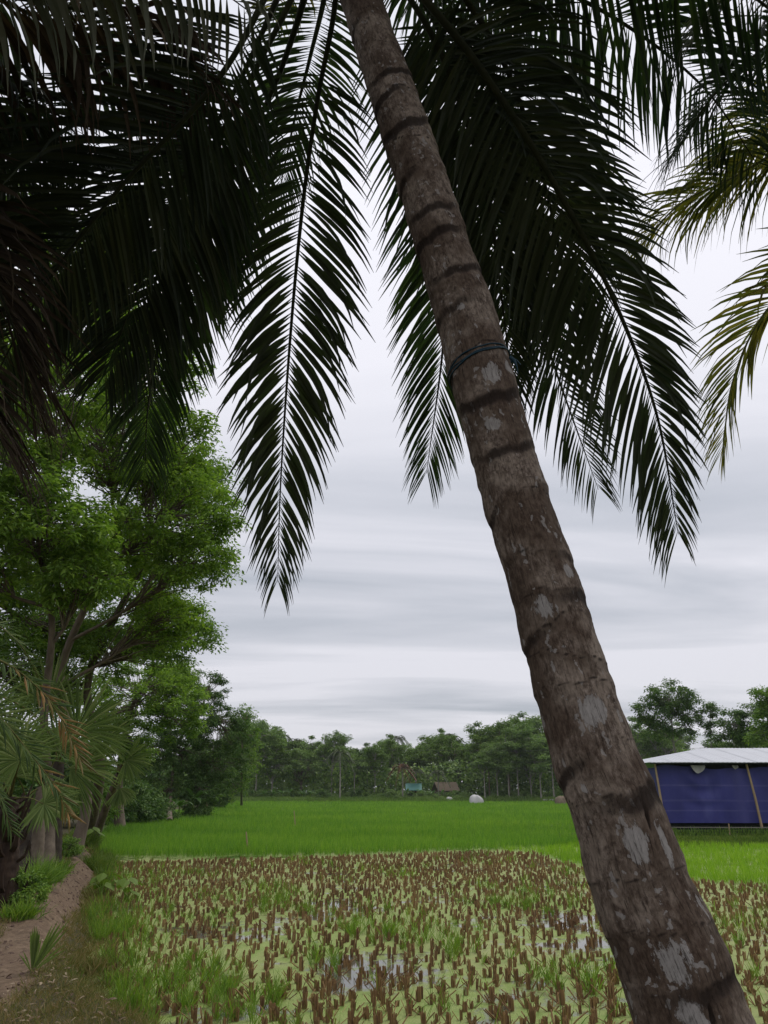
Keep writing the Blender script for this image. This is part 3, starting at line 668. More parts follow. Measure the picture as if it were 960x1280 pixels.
# young upright leaf, bright green in the gap at the top
frond(palm, [cw(-.02, .1, .1), (372, -50, 5.4), (352, -10, 6.3), (338, 40, 6.9)], n=50, l0=0.5, W=0.035, seed=17, droop=1.5, leafmat='frond_yellow')

# ---- second palm, left of the path, its skirt of old leaves fills the upper left corner
lb = np.array([-3.75, 3.1, 0.35]); lc = P(-380, -60, 3.55)
palm2 = thing('coconut_palm', lb, 'coconut palm off the left edge whose old leaves hang into the upper left corner', 'palm tree', 'coconut palms around the viewpoint')
tl = spline(np.array([lb - [0, 0, .3], lb + [0.0, 0, 0.4], lb * .5 + lc * .5 + [-.1, 0, 0], lc]), 60)
g = Geo(); g.add(*tube(tl, np.linspace(0.17, 0.10, 60) + 0.006 * np.sin(np.arange(60) * 1.6), 14)); child_world(g.obj('trunk', M['bark'], smooth=True), palm2)
def L2(dx=0, dy=0, dz=0): return (None, lc + np.array([dx, dy, dz]))
frond(palm2, [L2(.05), (-160, -110, 2.9), (-20, -90, 2.75), (110, -75, 2.8), (230, -40, 3.0), (320, 20, 3.2)], n=72, l0=0.60, W=0.040, seed=41, droop=3.2, lift=-0.3, a0=80, a1=50, leafmat='frond_dusty', label='nearest dusty grey leaflets hanging in the top left corner')
frond(palm2, [L2(.03, .03, -.05), (-180, -40, 3.3), (-30, -10, 3.3), (90, 10, 3.4), (190, 50, 3.6), (270, 120, 3.8)], n=90, l0=0.72, W=0.038, seed=42, droop=2.4, lift=-0.2, a0=78, a1=40, leafmat='frond_brown')
frond(palm2, [L2(.02, .05, -.1), (-200, 60, 3.6), (-70, 90, 3.7), (20, 120, 3.8), (80, 150, 4.0), (120, 210, 4.2)], n=96, l0=0.70, W=0.030, seed=43, droop=2.0, lift=-0.2, a0=75, a1=40)
frond(palm2, [L2(.0, .05, -.15), (-220, 160, 3.6), (-110, 220, 3.6), (-35, 300, 3.6), (10, 390, 3.6), (40, 500, 3.7)], n=100, l0=0.85, W=0.042, seed=44, droop=1.0, leafmat='frond_brown', label='old brown frond hanging down the left edge')
frond(palm2, [L2(.0, .02, -.2), (-230, 200, 3.3), (-150, 300, 3.2), (-95, 400, 3.2), (-35, 480, 3.2), (10, 570, 3.3)], n=90, l0=0.80, W=0.044, seed=45, droop=0.8, leafmat='frond_brown')
frond(palm2, [L2(.0, .1, 0), (-150, -60, 4.0), (0, 0, 4.5), (110, 60, 4.9), (200, 150, 5.2), (250, 260, 5.4)], n=90, l0=0.75, W=0.036, seed=46, droop=1.8)
frond(palm2, [L2(.0, .08, -.05), (-190, 20, 3.9), (-60, 120, 4.3), (10, 200, 4.6), (50, 290, 4.8), (75, 400, 4.9)], n=110, l0=0.75, W=0.036, seed=47, droop=1.5)
for k in range(6):
    a = math.radians(190 + k * 34); dx, dy = math.sin(a), math.cos(a)
    q = [lc + np.array([dx * r, dy * r, .5 * r - .22 * r * r]) for r in (0.05, 0.9, 1.8, 2.7, 3.5)]
    frond(palm2, [(None, w) for w in q], n=60, l0=0.7, W=0.036, seed=50 + k, droop=1.4)

# ---- third palm, off the right edge, yellowing leaves
rb_ = np.array([5.3, 5.4, -0.1]); rc_ = P(1260, 40, 5.6)
palm3 = thing('coconut_palm', rb_, 'coconut palm off the right edge with yellow green fronds reaching in', 'palm tree', 'coconut palms around the viewpoint')
tl = spline(np.array([rb_ - [0, 0, .3], rb_ + [0.0, 0, 0.4], rb_ * .5 + rc_ * .5 + [.15, 0, 0], rc_]), 60)
g = Geo(); g.add(*tube(tl, np.linspace(0.17, 0.10, 60) + 0.006 * np.sin(np.arange(60) * 1.6), 14)); child_world(g.obj('trunk', M['bark'], smooth=True), palm3)
def L3(dx=0, dy=0, dz=0): return (None, rc_ + np.array([dx, dy, dz]))
frond(palm3, [L3(-.05), (1130, 90, 5.6), (1010, 165, 5.7), (920, 220, 5.8), (850, 255, 5.9), (798, 310, 6.0)], n=120, l0=0.86, W=0.032, seed=61, droop=2.3, leafmat='frond_yellow', ribmat='rachis_yellow', label='yellowing frond coming in from the right above the shed side')
frond(palm3, [L3(-.05, .1, .1), (1120, 60, 6.2), (1010, 120, 6.5), (930, 180, 6.8), (880, 250, 7.0)], n=120, l0=0.95, W=0.032, seed=62, droop=2.3, leafmat='frond_yellow', ribmat='rachis_yellow')
frond(palm3, [L3(-.03, .05, -.1), (1130, 200, 5.9), (1020, 320, 6.1), (950, 400, 6.3), (915, 480, 6.5), (903, 565, 6.6)], n=104, l0=0.72, W=0.034, seed=63, droop=1.0, leafmat='frond_yellow', ribmat='rachis_yellow', label='lower frond at the right edge with a pale rib')
frond(palm3, [L3(-.05, -.1, .15), (1120, -60, 5.0), (1000, -70, 4.7), (920, -20, 4.5), (860, 60, 4.4)], n=84, l0=0.75, W=0.034, seed=64, droop=1.6, leafmat='frond_dusty', label='dusty grey frond in the top right corner')
frond(palm3, [L3(-.05, -.05, .1), (1110, 0, 5.4), (1000, 30, 5.3), (900, 110, 5.2), (840, 200, 5.2)], n=84, l0=0.78, W=0.034, seed=65, droop=1.8, leafmat='frond_gap')
for k in range(6):
    a = math.radians(0 + k * 34); dx, dy = math.sin(a), math.cos(a)
    q = [rc_ + np.array([dx * r, dy * r, .5 * r - .22 * r * r]) for r in (0.05, 0.9, 1.8, 2.7, 3.5)]
    frond(palm3, [(None, w) for w in q], n=60, l0=0.7, W=0.036, seed=70 + k, droop=1.4)

# ------------------------------------------------------------------ broadleaf trees
def make_tree(stem, r0, blobs, leaf=0.16, per=120, cr=0.5, seed=0, limb=0.36, twig=0.016, flat=0.7, wl=0.42, r_top=0.4, fold=True):
    """stem: list of points; blobs: (centre, radii, clumps, where on the stem 0..1). returns wood Geo, leaf Geo"""
    rs = np.random.RandomState(seed + 500)
    wood, leaf_g = Geo(), Geo()
    st = spline(np.array(stem, float), 40); fl = 1 + 0.7 * np.exp(-np.linspace(0, 14, 40))
    wood.add(*tube(st, r0 * np.linspace(1, r_top, 40) * fl, 10))
    cents = []
    for (c, rad_, nc, at) in blobs:
        c = np.array(c, float); rad_ = np.array(rad_, float)
        k = int(at * 39); a = st[k]; mid = a * 0.5 + c * 0.5 + np.array([0, 0, -0.12 * np.linalg.norm(c - a)]) * 0.5 + rs.uniform(-.15, .15, 3) * rad_
        lb_ = spline(np.array([a, mid, c]), 16)
        wood.add(*tube(lb_, np.linspace(r0 * limb, r0 * limb * 0.35, 16), 7))
        dirs = nrm(rs.standard_normal((nc, 3)) * [1, 1, 0.9]); rr_ = rs.uniform(0.35, 1.0, nc) ** 0.6
        cc = c + dirs * rr_[:, None] * rad_
        for q in cc:
            f = rs.uniform(0.35, 1.0); s_ = lb_[int(f * 15)]
            m_ = s_ * .5 + q * .5 + rs.uniform(-.1, .1, 3) * np.linalg.norm(q - s_) + [0, 0, .06]
            wood.add(*tube(spline(np.array([s_, m_, q]), 5), np.linspace(twig * 1.5, twig * 0.4, 5), 4))
        cents.append(cc)
    cc = np.vstack(cents); n = len(cc) * per
    who = np.repeat(np.arange(len(cc)), per)
    size = rs.uniform(0.6, 1.25, len(cc))[who][:, None] * cr
    ax = nrm(rs.standard_normal((len(cc), 3)) * [1, 1, .6])[who]        # each clump is a spray drawn out along its own twig
    g_ = rs.standard_normal((n, 3)); g_ = g_ / np.maximum(np.linalg.norm(g_, axis=1, keepdims=True), 1e-6) * rs.rand(n, 1) ** .62 * .82; g_ = g_ + ax * np.sum(g_ * ax, 1, keepdims=True) * .75
    pos = cc[who] + g_ * size * [1, 1, flat]
    d = nrm(np.column_stack([rs.standard_normal((n, 2)), -0.15 - 0.5 * rs.rand(n)]) + g_ * 0.5)
    nr = nrm(np.column_stack([rs.standard_normal((n, 2)) * 0.55, np.ones(n)]))
    s_ = nrm(np.cross(d, nr)); up = np.cross(s_, d)
    l = leaf * rs.uniform(0.6, 1.3, n)[:, None]; w = l * wl * 0.5
    V = np.stack([pos, pos + d * l * .45 + s_ * w + up * w * .35, pos + d * l - up * l * .12, pos + d * l * .45 - s_ * w + up * w * .35], 1)
    q = np.arange(n)[:, None] * 4
    leaf_g.add(V, np.concatenate([q + [0, 1, 2], q + [0, 2, 3]]))
    return wood, leaf_g
def tree_thing(name, loc, wood, leaves, wm, lm, label, cat='tree', group=None, rz=0, sc=None):
    r = thing(name, loc, label, cat, group, rz, sc)
    wood.obj('trunk', wm, r, smooth=True); leaves.obj('crown', lm, r)
    return r

# near trees along the path (pixel + distance -> local points)
def W(px, py, d): return P(px, py, d)
def near_tree(basepx, d, stem, blobs, label, lm, wm='bark', seed=0, r0=.17, zb=0.42, **k):
    b = G(basepx[0], basepx[1], zb)
    st = [np.array([0, 0, -.2])] + [W(*q) - b for q in stem]
    bl = [(W(px, py, dd) - b, np.array(rd) * 1.08, int(n * 2.0), at) for (px, py, dd, rd, n, at) in blobs]
    k['per'] = int(k['per'] * .5); k['cr'] = k['cr'] * .66
    w, l = make_tree(st, r0, bl, seed=seed, **k)
    return tree_thing('broadleaf_tree', b, w, l, M[wm], M[lm], label, 'tree', 'leafy trees beside the path')
# each px radius at 21 m is about 0.022 m
near_tree((92, 1068), 21, [(108, 985, 20.6), (75, 850, 20.8), (125, 720, 21), (150, 640, 21)],
          [(215, 640, 20.5, (1.7, 1.6, 1.5), 44, .8), (150, 545, 21, (1.8, 1.6, 1.5), 44, .95), (245, 700, 20.2, (1.0, 1.0, .9), 22, .6), (120, 690, 21.5, (1.4, 1.4, 1.2), 30, .7),
           (190, 450, 21.5, (1.6, 1.5, 1.3), 34, 1.0), (225, 560, 21, (1.0, 1.2, 1.2), 26, .9), (205, 770, 21, (1.0, 1.0, .7), 20, .5)],
          'pale barked leafy tree forking above the path with light green crown', 'leaf_lime', 'bark', 1, .15, leaf=.125, per=260, cr=.60, wl=.46)
near_tree((60, 1088), 18, [(62, 1000, 17.3), (55, 900, 17.2), (65, 780, 17.2), (50, 680, 17.2)],
          [(60, 650, 16.8, (1.6, 1.3, 1.1), 34, .85), (10, 560, 17.5, (1.6, 1.4, 1.3), 34, 1.0), (100, 720, 17, (.9, .9, .7), 18, .7), (-40, 690, 17, (1.3, 1.2, 1.3), 26, .8), (60, 480, 18, (1.4, 1.3, 1.0), 26, 1.0)],
          'tree with drooping bright leaves nearest the left edge', 'leaf_lime', 'bark', 2, .13, leaf=.16, per=200, cr=.55, wl=.36)
near_tree((110, 1040), 28, [(125, 960, 27), (110, 850, 27), (160, 740, 27), (190, 660, 27)],
          [(215, 790, 26, (1.6, 1.6, 1.1), 34, .55), (150, 810, 27, (1.8, 1.6, 1.1), 34, .55), (90, 780, 28, (1.9, 1.6, 1.3), 34, .6), (170, 720, 27, (2.0, 1.8, 1.4), 40, .8), (240, 610, 27, (1.2, 1.4, 1.6), 34, .95), (170, 560, 27.5, (2.0, 1.8, 1.6), 36, 1.0),
           (60, 860, 28, (1.6, 1.6, 1.2), 28, .5)],
          'leafy tree behind the forked one with mid green crown over the path', 'leaf_mid', 'bark', 3, .2, leaf=.14, per=240, cr=.72)
near_tree((150, 1030), 42, [(150, 960, 40), (160, 900, 40), (175, 860, 40)],
          [(175, 862, 39, (2.2, 2.0, 1.8), 38, .8), (222, 885, 39, (1.5, 1.8, 1.6), 30, .7), (222, 848, 41, (1.0, 1.2, .8), 14, 1.0), (130, 890, 41, (1.8, 1.8, 1.5), 28, .8), (205, 850, 42, (1.3, 1.3, 1.0), 20, 1.0), (160, 930, 40, (1.4, 1.4, 1.2), 20, .6)],
          'round light green tree further along the bank', 'leaf_lime', 'bark', 4, .2, leaf=.17, per=210, cr=.65)
near_tree((212, 1023), 62, [(214, 990, 56), (222, 930, 58), (250, 890, 58), (258, 860, 58)],
          [(256, 868, 58, (1.5, 2, 1.7), 26, 1.0), (235, 905, 58, (2.4, 2.2, 2.0), 40, .8), (285, 915, 59, (1.9, 2.0, 2.0), 34, .8), (225, 945, 58, (2.4, 2.2, 1.8), 36, .5), (275, 955, 59, (2.2, 2, 1.8), 34, .5), (190, 935, 57, (2.0, 2, 2.0), 30, .6), (250, 985, 57, (2.2, 1.5, 1.2), 26, .3), (205, 990, 56, (2.0, 1.5, 1.2), 24, .3)],
          'dark green pointed tree at the corner of the green field', 'leaf_dark', 'bark', 5, .13, leaf=.20, per=210, cr=.72)
near_tree((302, 1005), 80, [(302, 980, 76), (303, 920, 76), (304, 895, 76)],
          [(304, 900, 76, (1.0, 1.0, 1.5), 14, 1.0), (314, 922, 76, (1.1, 1.2, 1.6), 16, .8), (296, 930, 76, (1.3, 1.2, 1.6), 18, .7), (305, 955, 76, (1.8, 1.6, 1.6), 24, .5), (290, 980, 76, (2.0, 1.6, 1.4), 24, .3)],
          'thin airy tree with see-through crown right of the dark one', 'leaf_mid', 'bark', 6, .13, leaf=.26, per=60, cr=.7)
near_tree((-60, 1060), 24, [(-60, 960, 23), (-40, 800, 23), (-20, 620, 23), (0, 500, 23)],
          [(20, 420, 23, (2.4, 2.2, 2.0), 40, 1.0), (-60, 560, 23, (2.2, 2, 2), 30, .8), (110, 420, 24, (1.8, 1.8, 1.4), 32, 1.0), (40, 700, 25, (2.0, 1.8, 1.6), 34, .7), (20, 840, 26, (2.2, 1.8, 1.6), 40, .5), (-10, 770, 24, (1.6, 1.6, 1.6), 30, .6), (70, 800, 28, (1.8, 1.6, 1.2), 26, .6), (110, 330, 24, (1.8, 1.8, 1.5), 30, 1.0), (-40, 280, 24, (2.2, 1.8, 1.8), 30, 1.0)],
          'tallest tree at the left edge, crown behind the coconut leaves', 'leaf_mid', 'bark', 7, .22, leaf=.15, per=220, cr=.7)

# undergrowth bushes behind the path trees and at their feet
def bush_geo(seed, r=(1.2, 1.0, .8), n=26, per=110, leaf=.16, cr=.35, z=.6):
    return make_tree([(0, 0, -.1), (0, 0, .2), (0.02, 0, z * .6)], .03, [((0, 0, z), r, n, .6)], leaf=leaf, per=per, cr=cr, seed=seed, twig=.008)
bw, bl_ = bush_geo(71, (1.3, 1.0, .75), 30, 110, .17, .4, .85)
bw_m, bl_m = bw.mesh('bush_stems', M['bark_dark'], True), bl_.mesh('bush_leaves', M['leaf_mid'])
bl_dm = bl_.mesh('bush_leaves_dark', M['leaf_dark']); bl_lm = bl_.mesh('bush_leaves_lime', M['grass_green'])
def bush(px, py, sc, label, me=None, z=.42, rz=0, group='bushes under the trees along the bank', zs=1.0):
    b = G(px, py, z); b[2] = float(ground_z(b[0], b[1]))
    r = thing('bush', b, label, 'bush', group, rz, (sc, sc, sc * zs))
    link('stems', bw_m, r); link('foliage', me or bl_m, r)
for q in [(150, 1026, 1.5, 'dark bush at the left end of the green field edge', bl_dm), (180, 1024, 1.3, 'dark bush just left of the corner tree foot', bl_dm), (205, 1021, .8, 'dark bush round the foot of the pale stemmed corner tree', bl_dm), (245, 1018, 1.0, 'dark bush right of the corner tree foot', bl_dm),
          (270, 1008, 2.2, 'dark bush at the far end of the bank thicket', bl_dm), (115, 1034, 1.2, 'mid green bush behind the leaning path trunk', bl_m), (135, 1010, 3.2, 'tall dark bush filling the gap behind the fan palms', bl_dm), (190, 1008, 3.6, 'tall dark thicket bush behind the corner tree', bl_dm),
          (235, 1004, 4.2, 'tall dark thicket bush at the field corner', bl_dm), (90, 1018, 3.2, 'tall dark bush behind the path trunks', bl_dm), (40, 1030, 2.6, 'dark bush behind the left hand trunks', bl_dm), (0, 1036, 2.8, 'dark bush at the left edge behind the shaggy palm', bl_dm), (-60, 1045, 2.6, 'dark bush outside the left edge', bl_dm)]:
    bush(q[0], q[1], q[2], q[3], q[4], rz=q[0] * 1.7)
for q in [(30, 1136, .30, 'low leafy bush beside the shaggy palm foot', bl_m), (84, 1074, .3, 'small dark bush at the forked tree foot', bl_m)]:
    bush(q[0], q[1], q[2], q[3], q[4], rz=q[0] * 1.3)

# ------------------------------------------------------------------ fan palms and date palm on the left
def fan_leaf(root, hub, petbase, face, tipdir, rad_=0.9, n=34, spread=125, mat_='fan', seed=0, W=.05, droop=.5):
    rs = np.random.RandomState(seed); hub = np.array(hub, float); face = nrm(face); tipdir = nrm(tipdir - face * (np.dot(tipdir, face))); side = np.cross(face, tipdir)
    a = np.radians(np.linspace(-spread, spread, n)) + rs.normal(0, .02, n)
    d = np.cos(a)[:, None] * tipdir + np.sin(a)[:, None] * side + face * (0.12 + .05 * rs.standard_normal((n, 1)))
    L = rad_ * (0.8 + 0.2 * np.cos(a * .7)) * (1 + .06 * rs.standard_normal(n))
    g_ = Geo(); g_.add(*blades(np.repeat(hub[None], n, 0), d, np.repeat(face[None], n, 0), L, W, droop * (1 + .4 * rs.standard_normal(n)).clip(.2, 2.5), 5, .5, peak=.5))
    pg = Geo(); pg.add(*tube(spline(np.array([petbase, (np.array(petbase) + hub) / 2 + [0, 0, .06], hub]), 8), np.linspace(.028, .012, 8), 5, flat=.5))
    f = pg.obj('fan_leaf', M['rachis_yellow'], smooth=True); child_world(f, root)
    for o_ in [g_.obj('blade', M[mat_], f)]: pass
    return f
def fan_palm(px, py, zb, crown_px, label, fans, r=.13, shaggy=False, seed=0, bm='bark'):
    b = G(px, py, zb); c = P(*crown_px)
    root = thing('fan_palm', b, label, 'palm tree', 'fan palms beside the path')
    rs = np.random.RandomState(seed)
    line_ = spline(np.array([b - [0, 0, .2], b * .5 + c * .5, c]), 50)
    g_ = Geo(); g_.add(*tube(line_, (r * np.linspace(1.15, .85, 50)) * (1 + .05 * np.sin(np.arange(50) * 2.1)), 12)); child_world(g_.obj('trunk', M[bm], smooth=True), root)
    if shaggy:       # stubs of cut leaf stalks spiral round the stem
        for k in range(38):
            f = rs.uniform(0.05, 1.0); s_ = line_[int(f * 49)]; a = k * 2.4
            d = np.array([math.cos(a), math.sin(a), .0])
            g2 = Geo(); g2.add(*tube([s_ + d * r * .7, s_ + d * (r + .07) + [0, 0, .09], s_ + d * (r + .10 + .05 * rs.rand()) + [0, 0, .24 + .1 * rs.rand()]], [.055, .038, .016], 5, flat=.5))
            child_world(g2.obj('leaf_stub', M['shaggy'], smooth=False), root)
    for k, (hx, hy, hd, fx, tx, rad_, sp, mt) in enumerate(fans):
        fan_leaf(root, P(hx, hy, hd), c, np.array(fx, float), np.array(tx, float), rad_ * (.82 if hd > 14 else .9), 36, sp, mt, seed * 10 + k, W=.038 if hd < 15 else .055)
    return root
fan_palm(8, 1140, .42, (12, 1000, 11.2), 'stout palm with shaggy dark trunk and fan leaves at the left edge',
         [(25, 950, 10.6, (.2, -1, .3), (-.3, 0, .8), .75, 150, 'fan'), (-30, 900, 10.8, (.3, -1, .3), (-.5, 0, 1), 1.0, 120, 'fan'), (55, 1005, 10.8, (.1, -.8, .6), (1, 0, -.2), .6, 120, 'fan'), (-20, 1010, 10.4, (.2, -1, .4), (-1, 0, -.2), .7, 110, 'fan'), (10, 930, 11.6, (.2, -1, .3), (.2, 0, 1), .9, 130, 'fan')],
         r=.15, shaggy=True, seed=1, bm='shaggy')
fan_palm(45, 1096, .42, (52, 985, 15.6), 'slim grey fan palm stem nearest the path', [(20, 945, 15.2, (.2, -1, .2), (-.6, 0, .8), 1.0, 120, 'fan'), (62, 990, 15, (0, -1, .3), (.6, -.3, -.8), .8, 70, 'fan'), (75, 940, 15.6, (.1, -1, .2), (.3, 0, 1), 1.0, 100, 'fan'), (30, 1000, 15.2, (0, -1, .3), (-.7, -.3, -.8), .8, 70, 'fan')], r=.12, seed=2)
fan_palm(66, 1084, .42, (72, 955, 18), 'brown fan palm stem between the grey stem and the leaning trunk', [(95, 915, 17.4, (.2, -1, .1), (.65, 0, .8), 1.7, 85, 'fan'), (60, 880, 17.8, (-.1, -1, .1), (-.1, 0, 1), 1.5, 80, 'fan'), (88, 960, 17.2, (.1, -1, .2), (1, -.2, -.25), 1.5, 62, 'fan')], r=.17, seed=3, bm='bark_dark')
fan_palm(118, 1046, .42, (150, 965, 24.5), 'small leaning fan palm beyond the path bend', [(130, 925, 24, (.1, -1, .2), (.5, 0, .9), 1.5, 95, 'fan'), (158, 950, 24, (.1, -1, .2), (.9, 0, -.3), 1.1, 90, 'fan'), (120, 950, 24.5, (.1, -1, .2), (-.6, 0, .8), 1.3, 90, 'fan'), (150, 985, 24, (.1, -1, .2), (.4, 0, -1), .8, 60, 'fan')], r=.13, seed=4)
fan_palm(30, 1100, .42, (33, 1000, 16.6), 'dark fan palm stem behind the slim grey one', [(20, 970, 16.4, (.2, -1, .3), (-.4, 0, 1), .9, 120, 'fan'), (50, 985, 16.4, (.1, -1, .3), (.6, 0, -.8), .8, 80, 'fan')], r=.14, seed=5, bm='bark_dark')

def stiff_frond(par, ctrl, n, l0, W, tipfrac, seed):
    rs = np.random.RandomState(seed); c = np.array([P(*q) for q in ctrl]); p, L = resample(spline(c, 200), 160); t = nrm(np.gradient(p, axis=0))
    az = p[-1] - p[0]; s = nrm(np.cross(t, [0, -.55, 1.0])); up = np.cross(s, t)
    g_ = Geo(); g_.add(*tube(p, np.linspace(.022, .004, 160), 5)); rib = g_.obj('frond', M['rachis_yellow'], smooth=True); child_world(rib, par)
    v = np.repeat(np.linspace(0.05, .99, n), 2); sg = np.tile([-1., 1.], n); N = 2 * n; idx = (v * 159).astype(int)
    ang = np.radians(48 - 22 * v) + rs.normal(0, .07, N)
    d = np.cos(ang)[:, None] * t[idx] + np.sin(ang)[:, None] * s[idx] * sg[:, None] + up[idx] * rs.normal(.25, .3, (N, 1))
    LL = l0 * (1 - .45 * v ** 2) * rs.uniform(.85, 1.1, N)
    col = v + rs.normal(0, .10, N) > tipfrac
    for sel, mt in ((~col, 'date'), (col, 'date_orange')):
        if sel.sum():
            g_ = Geo(); g_.add(*blades(p[idx][sel], d[sel], up[idx][sel], LL[sel], W, .35, 3, .5)); o_ = g_.obj('leaflets', M[mt], rib); o_['kind'] = 'stuff'
            if mt == 'date_orange': o_['label'] = 'withered orange leaflets near the tip'
dpb = np.array([-6.6, 10.2, .4]); date = thing('date_palm', dpb, 'date palm off the left edge whose orange tipped fronds arch over the path', 'palm tree')
dc = P(-130, 850, 9.6)
g = Geo(); g.add(*tube(spline(np.array([dpb - [0, 0, .2], dpb * .5 + dc * .5, dc]), 30), .17 * (1 + .08 * np.sin(np.arange(30) * 2.2)), 12)); child_world(g.obj('trunk', M['shaggy'], smooth=True), date)
dq = (-130, 850, 9.6)
stiff_frond(date, [dq, (-60, 812, 9.2), (5, 828, 9.0), (55, 868, 8.8), (85, 915, 8.7), (102, 955, 8.6)], 70, .46, .030, .74, 1)
stiff_frond(date, [dq, (-60, 850, 9.4), (0, 898, 9.4), (40, 945, 9.4), (70, 985, 9.3), (88, 1022, 9.2)], 70, .46, .030, .86, 2)
stiff_frond(date, [dq, (-80, 780, 9.4), (-30, 770, 9.8), (20, 800, 10.2), (50, 850, 10.6)], 56, .42, .026, 1.2, 3)
stiff_frond(date, [dq, (-80, 880, 9.4), (-35, 935, 9.6), (-5, 985, 9.8), (15, 1040, 9.8)], 56, .42, .026, 1.2, 4)
stiff_frond(date, [dq, (-60, 860, 10.4), (0, 870, 11.4), (50, 900, 12.2), (80, 950, 12.6)], 56, .45, .028, 1.2, 5)
for k in range(5):
    a = math.radians(170 + 35 * k); q = [dc + np.array([math.sin(a) * r_, math.cos(a) * r_, .6 * r_ - .4 * r_ * r_]) for r_ in (.05, .6, 1.2, 1.8)]
    # behind the palm, seen only from other positions
    p_, _ = resample(spline(np.array(q), 60), 60); g = Geo(); g.add(*tube(p_, np.linspace(.02, .004, 60), 5)); rb2 = g.obj('frond', M['rachis_yellow']); child_world(rb2, date)
    t_ = nrm(np.gradient(p_, axis=0)); s_ = nrm(np.cross(t_, [0, 0, 1.])); idx = np.repeat(np.arange(4, 58, 2), 2); sg = np.tile([-1., 1.], len(idx) // 2)
    g = Geo(); g.add(*blades(p_[idx], .8 * t_[idx] + s_[idx] * sg[:, None] * .7 + [0, 0, .2], np.repeat([[0, 0, 1.]], len(idx), 0), .4, .026, .3, 3, .5)); o_ = g.obj('leaflets', M['date'], rb2); o_['kind'] = 'stuff'

# ------------------------------------------------------------------ green rice
def inside(poly, x, y):
    poly = np.asarray(poly); c = np.zeros(x.shape, bool); n = len(poly); j = n - 1
    for i in range(n):
        xi, yi = poly[i]; xj, yj = poly[j]
        t = ((yi > y) != (yj > y)) & (x < (xj - xi) * (y - yi) / (yj - yi + 1e-12) + xi); c ^= t; j = i
    return c
def gp(lst, z=0.0): return np.array([G(px, py, z)[:2] for px, py in lst])
# front edge of the tall green rice, the stubble edge and the lime seedlings
rice_front = gp([(128, 1078), (200, 1076), (330, 1073), (470, 1069), (600, 1064), (680, 1062), (730, 1058), (770, 1052)])
stub_edge = gp([(128, 1080), (330, 1075), (600, 1066), (672, 1068), (705, 1080), (760, 1094), (870, 1104), (1100, 1116), (1400, 1135)])
RF = lambda x: np.interp(x, rice_front[:, 0], rice_front[:, 1]) + .35 * wob(x, x * .3, 1.3) + .15 * wob(x, x, 4)
SE = lambda x: np.interp(x, stub_edge[:, 0], stub_edge[:, 1])
def in_rice(x, y): return (y > RF(x)) & (y < 158) & (x > edge_x(y) + .15) & ~((x > 8.2) & (y < 37.2)) & ~((x > 11.5) & (y < 56))
def in_lime(x, y): return (y > SE(x) + .1) & (x > edge_x(y)) & (y < 31.8) & ~((y > RF(x)) & (x < 6.2)) & (x > 4.2)
def tufts(pos, hgt, nb, wid, spread=.35, seed=0, seg=2, droop=.5):
    rs = np.random.RandomState(seed); n = len(pos); w_ = np.repeat(np.arange(n), nb); N = len(w_)
    d = np.column_stack([rs.standard_normal((N, 2)) * spread, np.ones(N)])
    nr = np.column_stack([rs.standard_normal((N, 2)), np.full(N, .2)])
    b = pos[w_] + np.column_stack([rs.standard_normal((N, 2)) * 0.03 * (1 + 0 * hgt[w_])[:, None], np.zeros(N)])
    return blades(b, d, nr, hgt[w_] * rs.uniform(.7, 1.15, N), wid[w_], droop, seg, 0, .35)
def cand(x0, x1, y0, y1, n, seed):
    rs = np.random.RandomState(seed); u = rs.rand(n)
    y = y0 * (y1 / y0) ** u            # as many rows near as far
    x = x0 * (y / y1) + (x1 - x0) * rs.rand(n) * (y / y1)
    return x, y, rs
gR = Geo()
x, y, rs = cand(-95, 95, 26, 158, 60000, 21)
k = in_rice(x, y); x, y = x[k], y[k]
sc = (y / 28.0)
h = 0.40 * (1 + .16 * wob(x, y, .25) + .10 * wob(x, y, 1.1) + rs.normal(0, .06, len(x))) * np.minimum(sc, 1.5) ** .25
gR.add(*tufts(np.column_stack([x, y, np.full(len(x), 0.0)]), h, 7, .014 * sc ** .85, .22, 22))
tag(gR.obj('rice_crop', M['rice']), 'dense young green rice filling the far paddy', 'rice', kind='stuff')
gL = Geo()
x, y, rs = cand(-40, 40, 17, 32, 60000, 23)
k = in_lime(x, y) & (rs.rand(len(x)) < .55 + .4 * wob(x * .5, y, 1.6)); x, y = x[k], y[k]
gL.add(*tufts(np.column_stack([x, y, np.full(len(x), 0.0)]), .20 + .05 * rs.rand(len(x)), 6, .010 * (y / 17), .25, 24))
tag(gL.obj('rice_seedlings', M['rice_lime']), 'bright lime green rice seedlings at the right of the stubble', 'rice', kind='stuff')

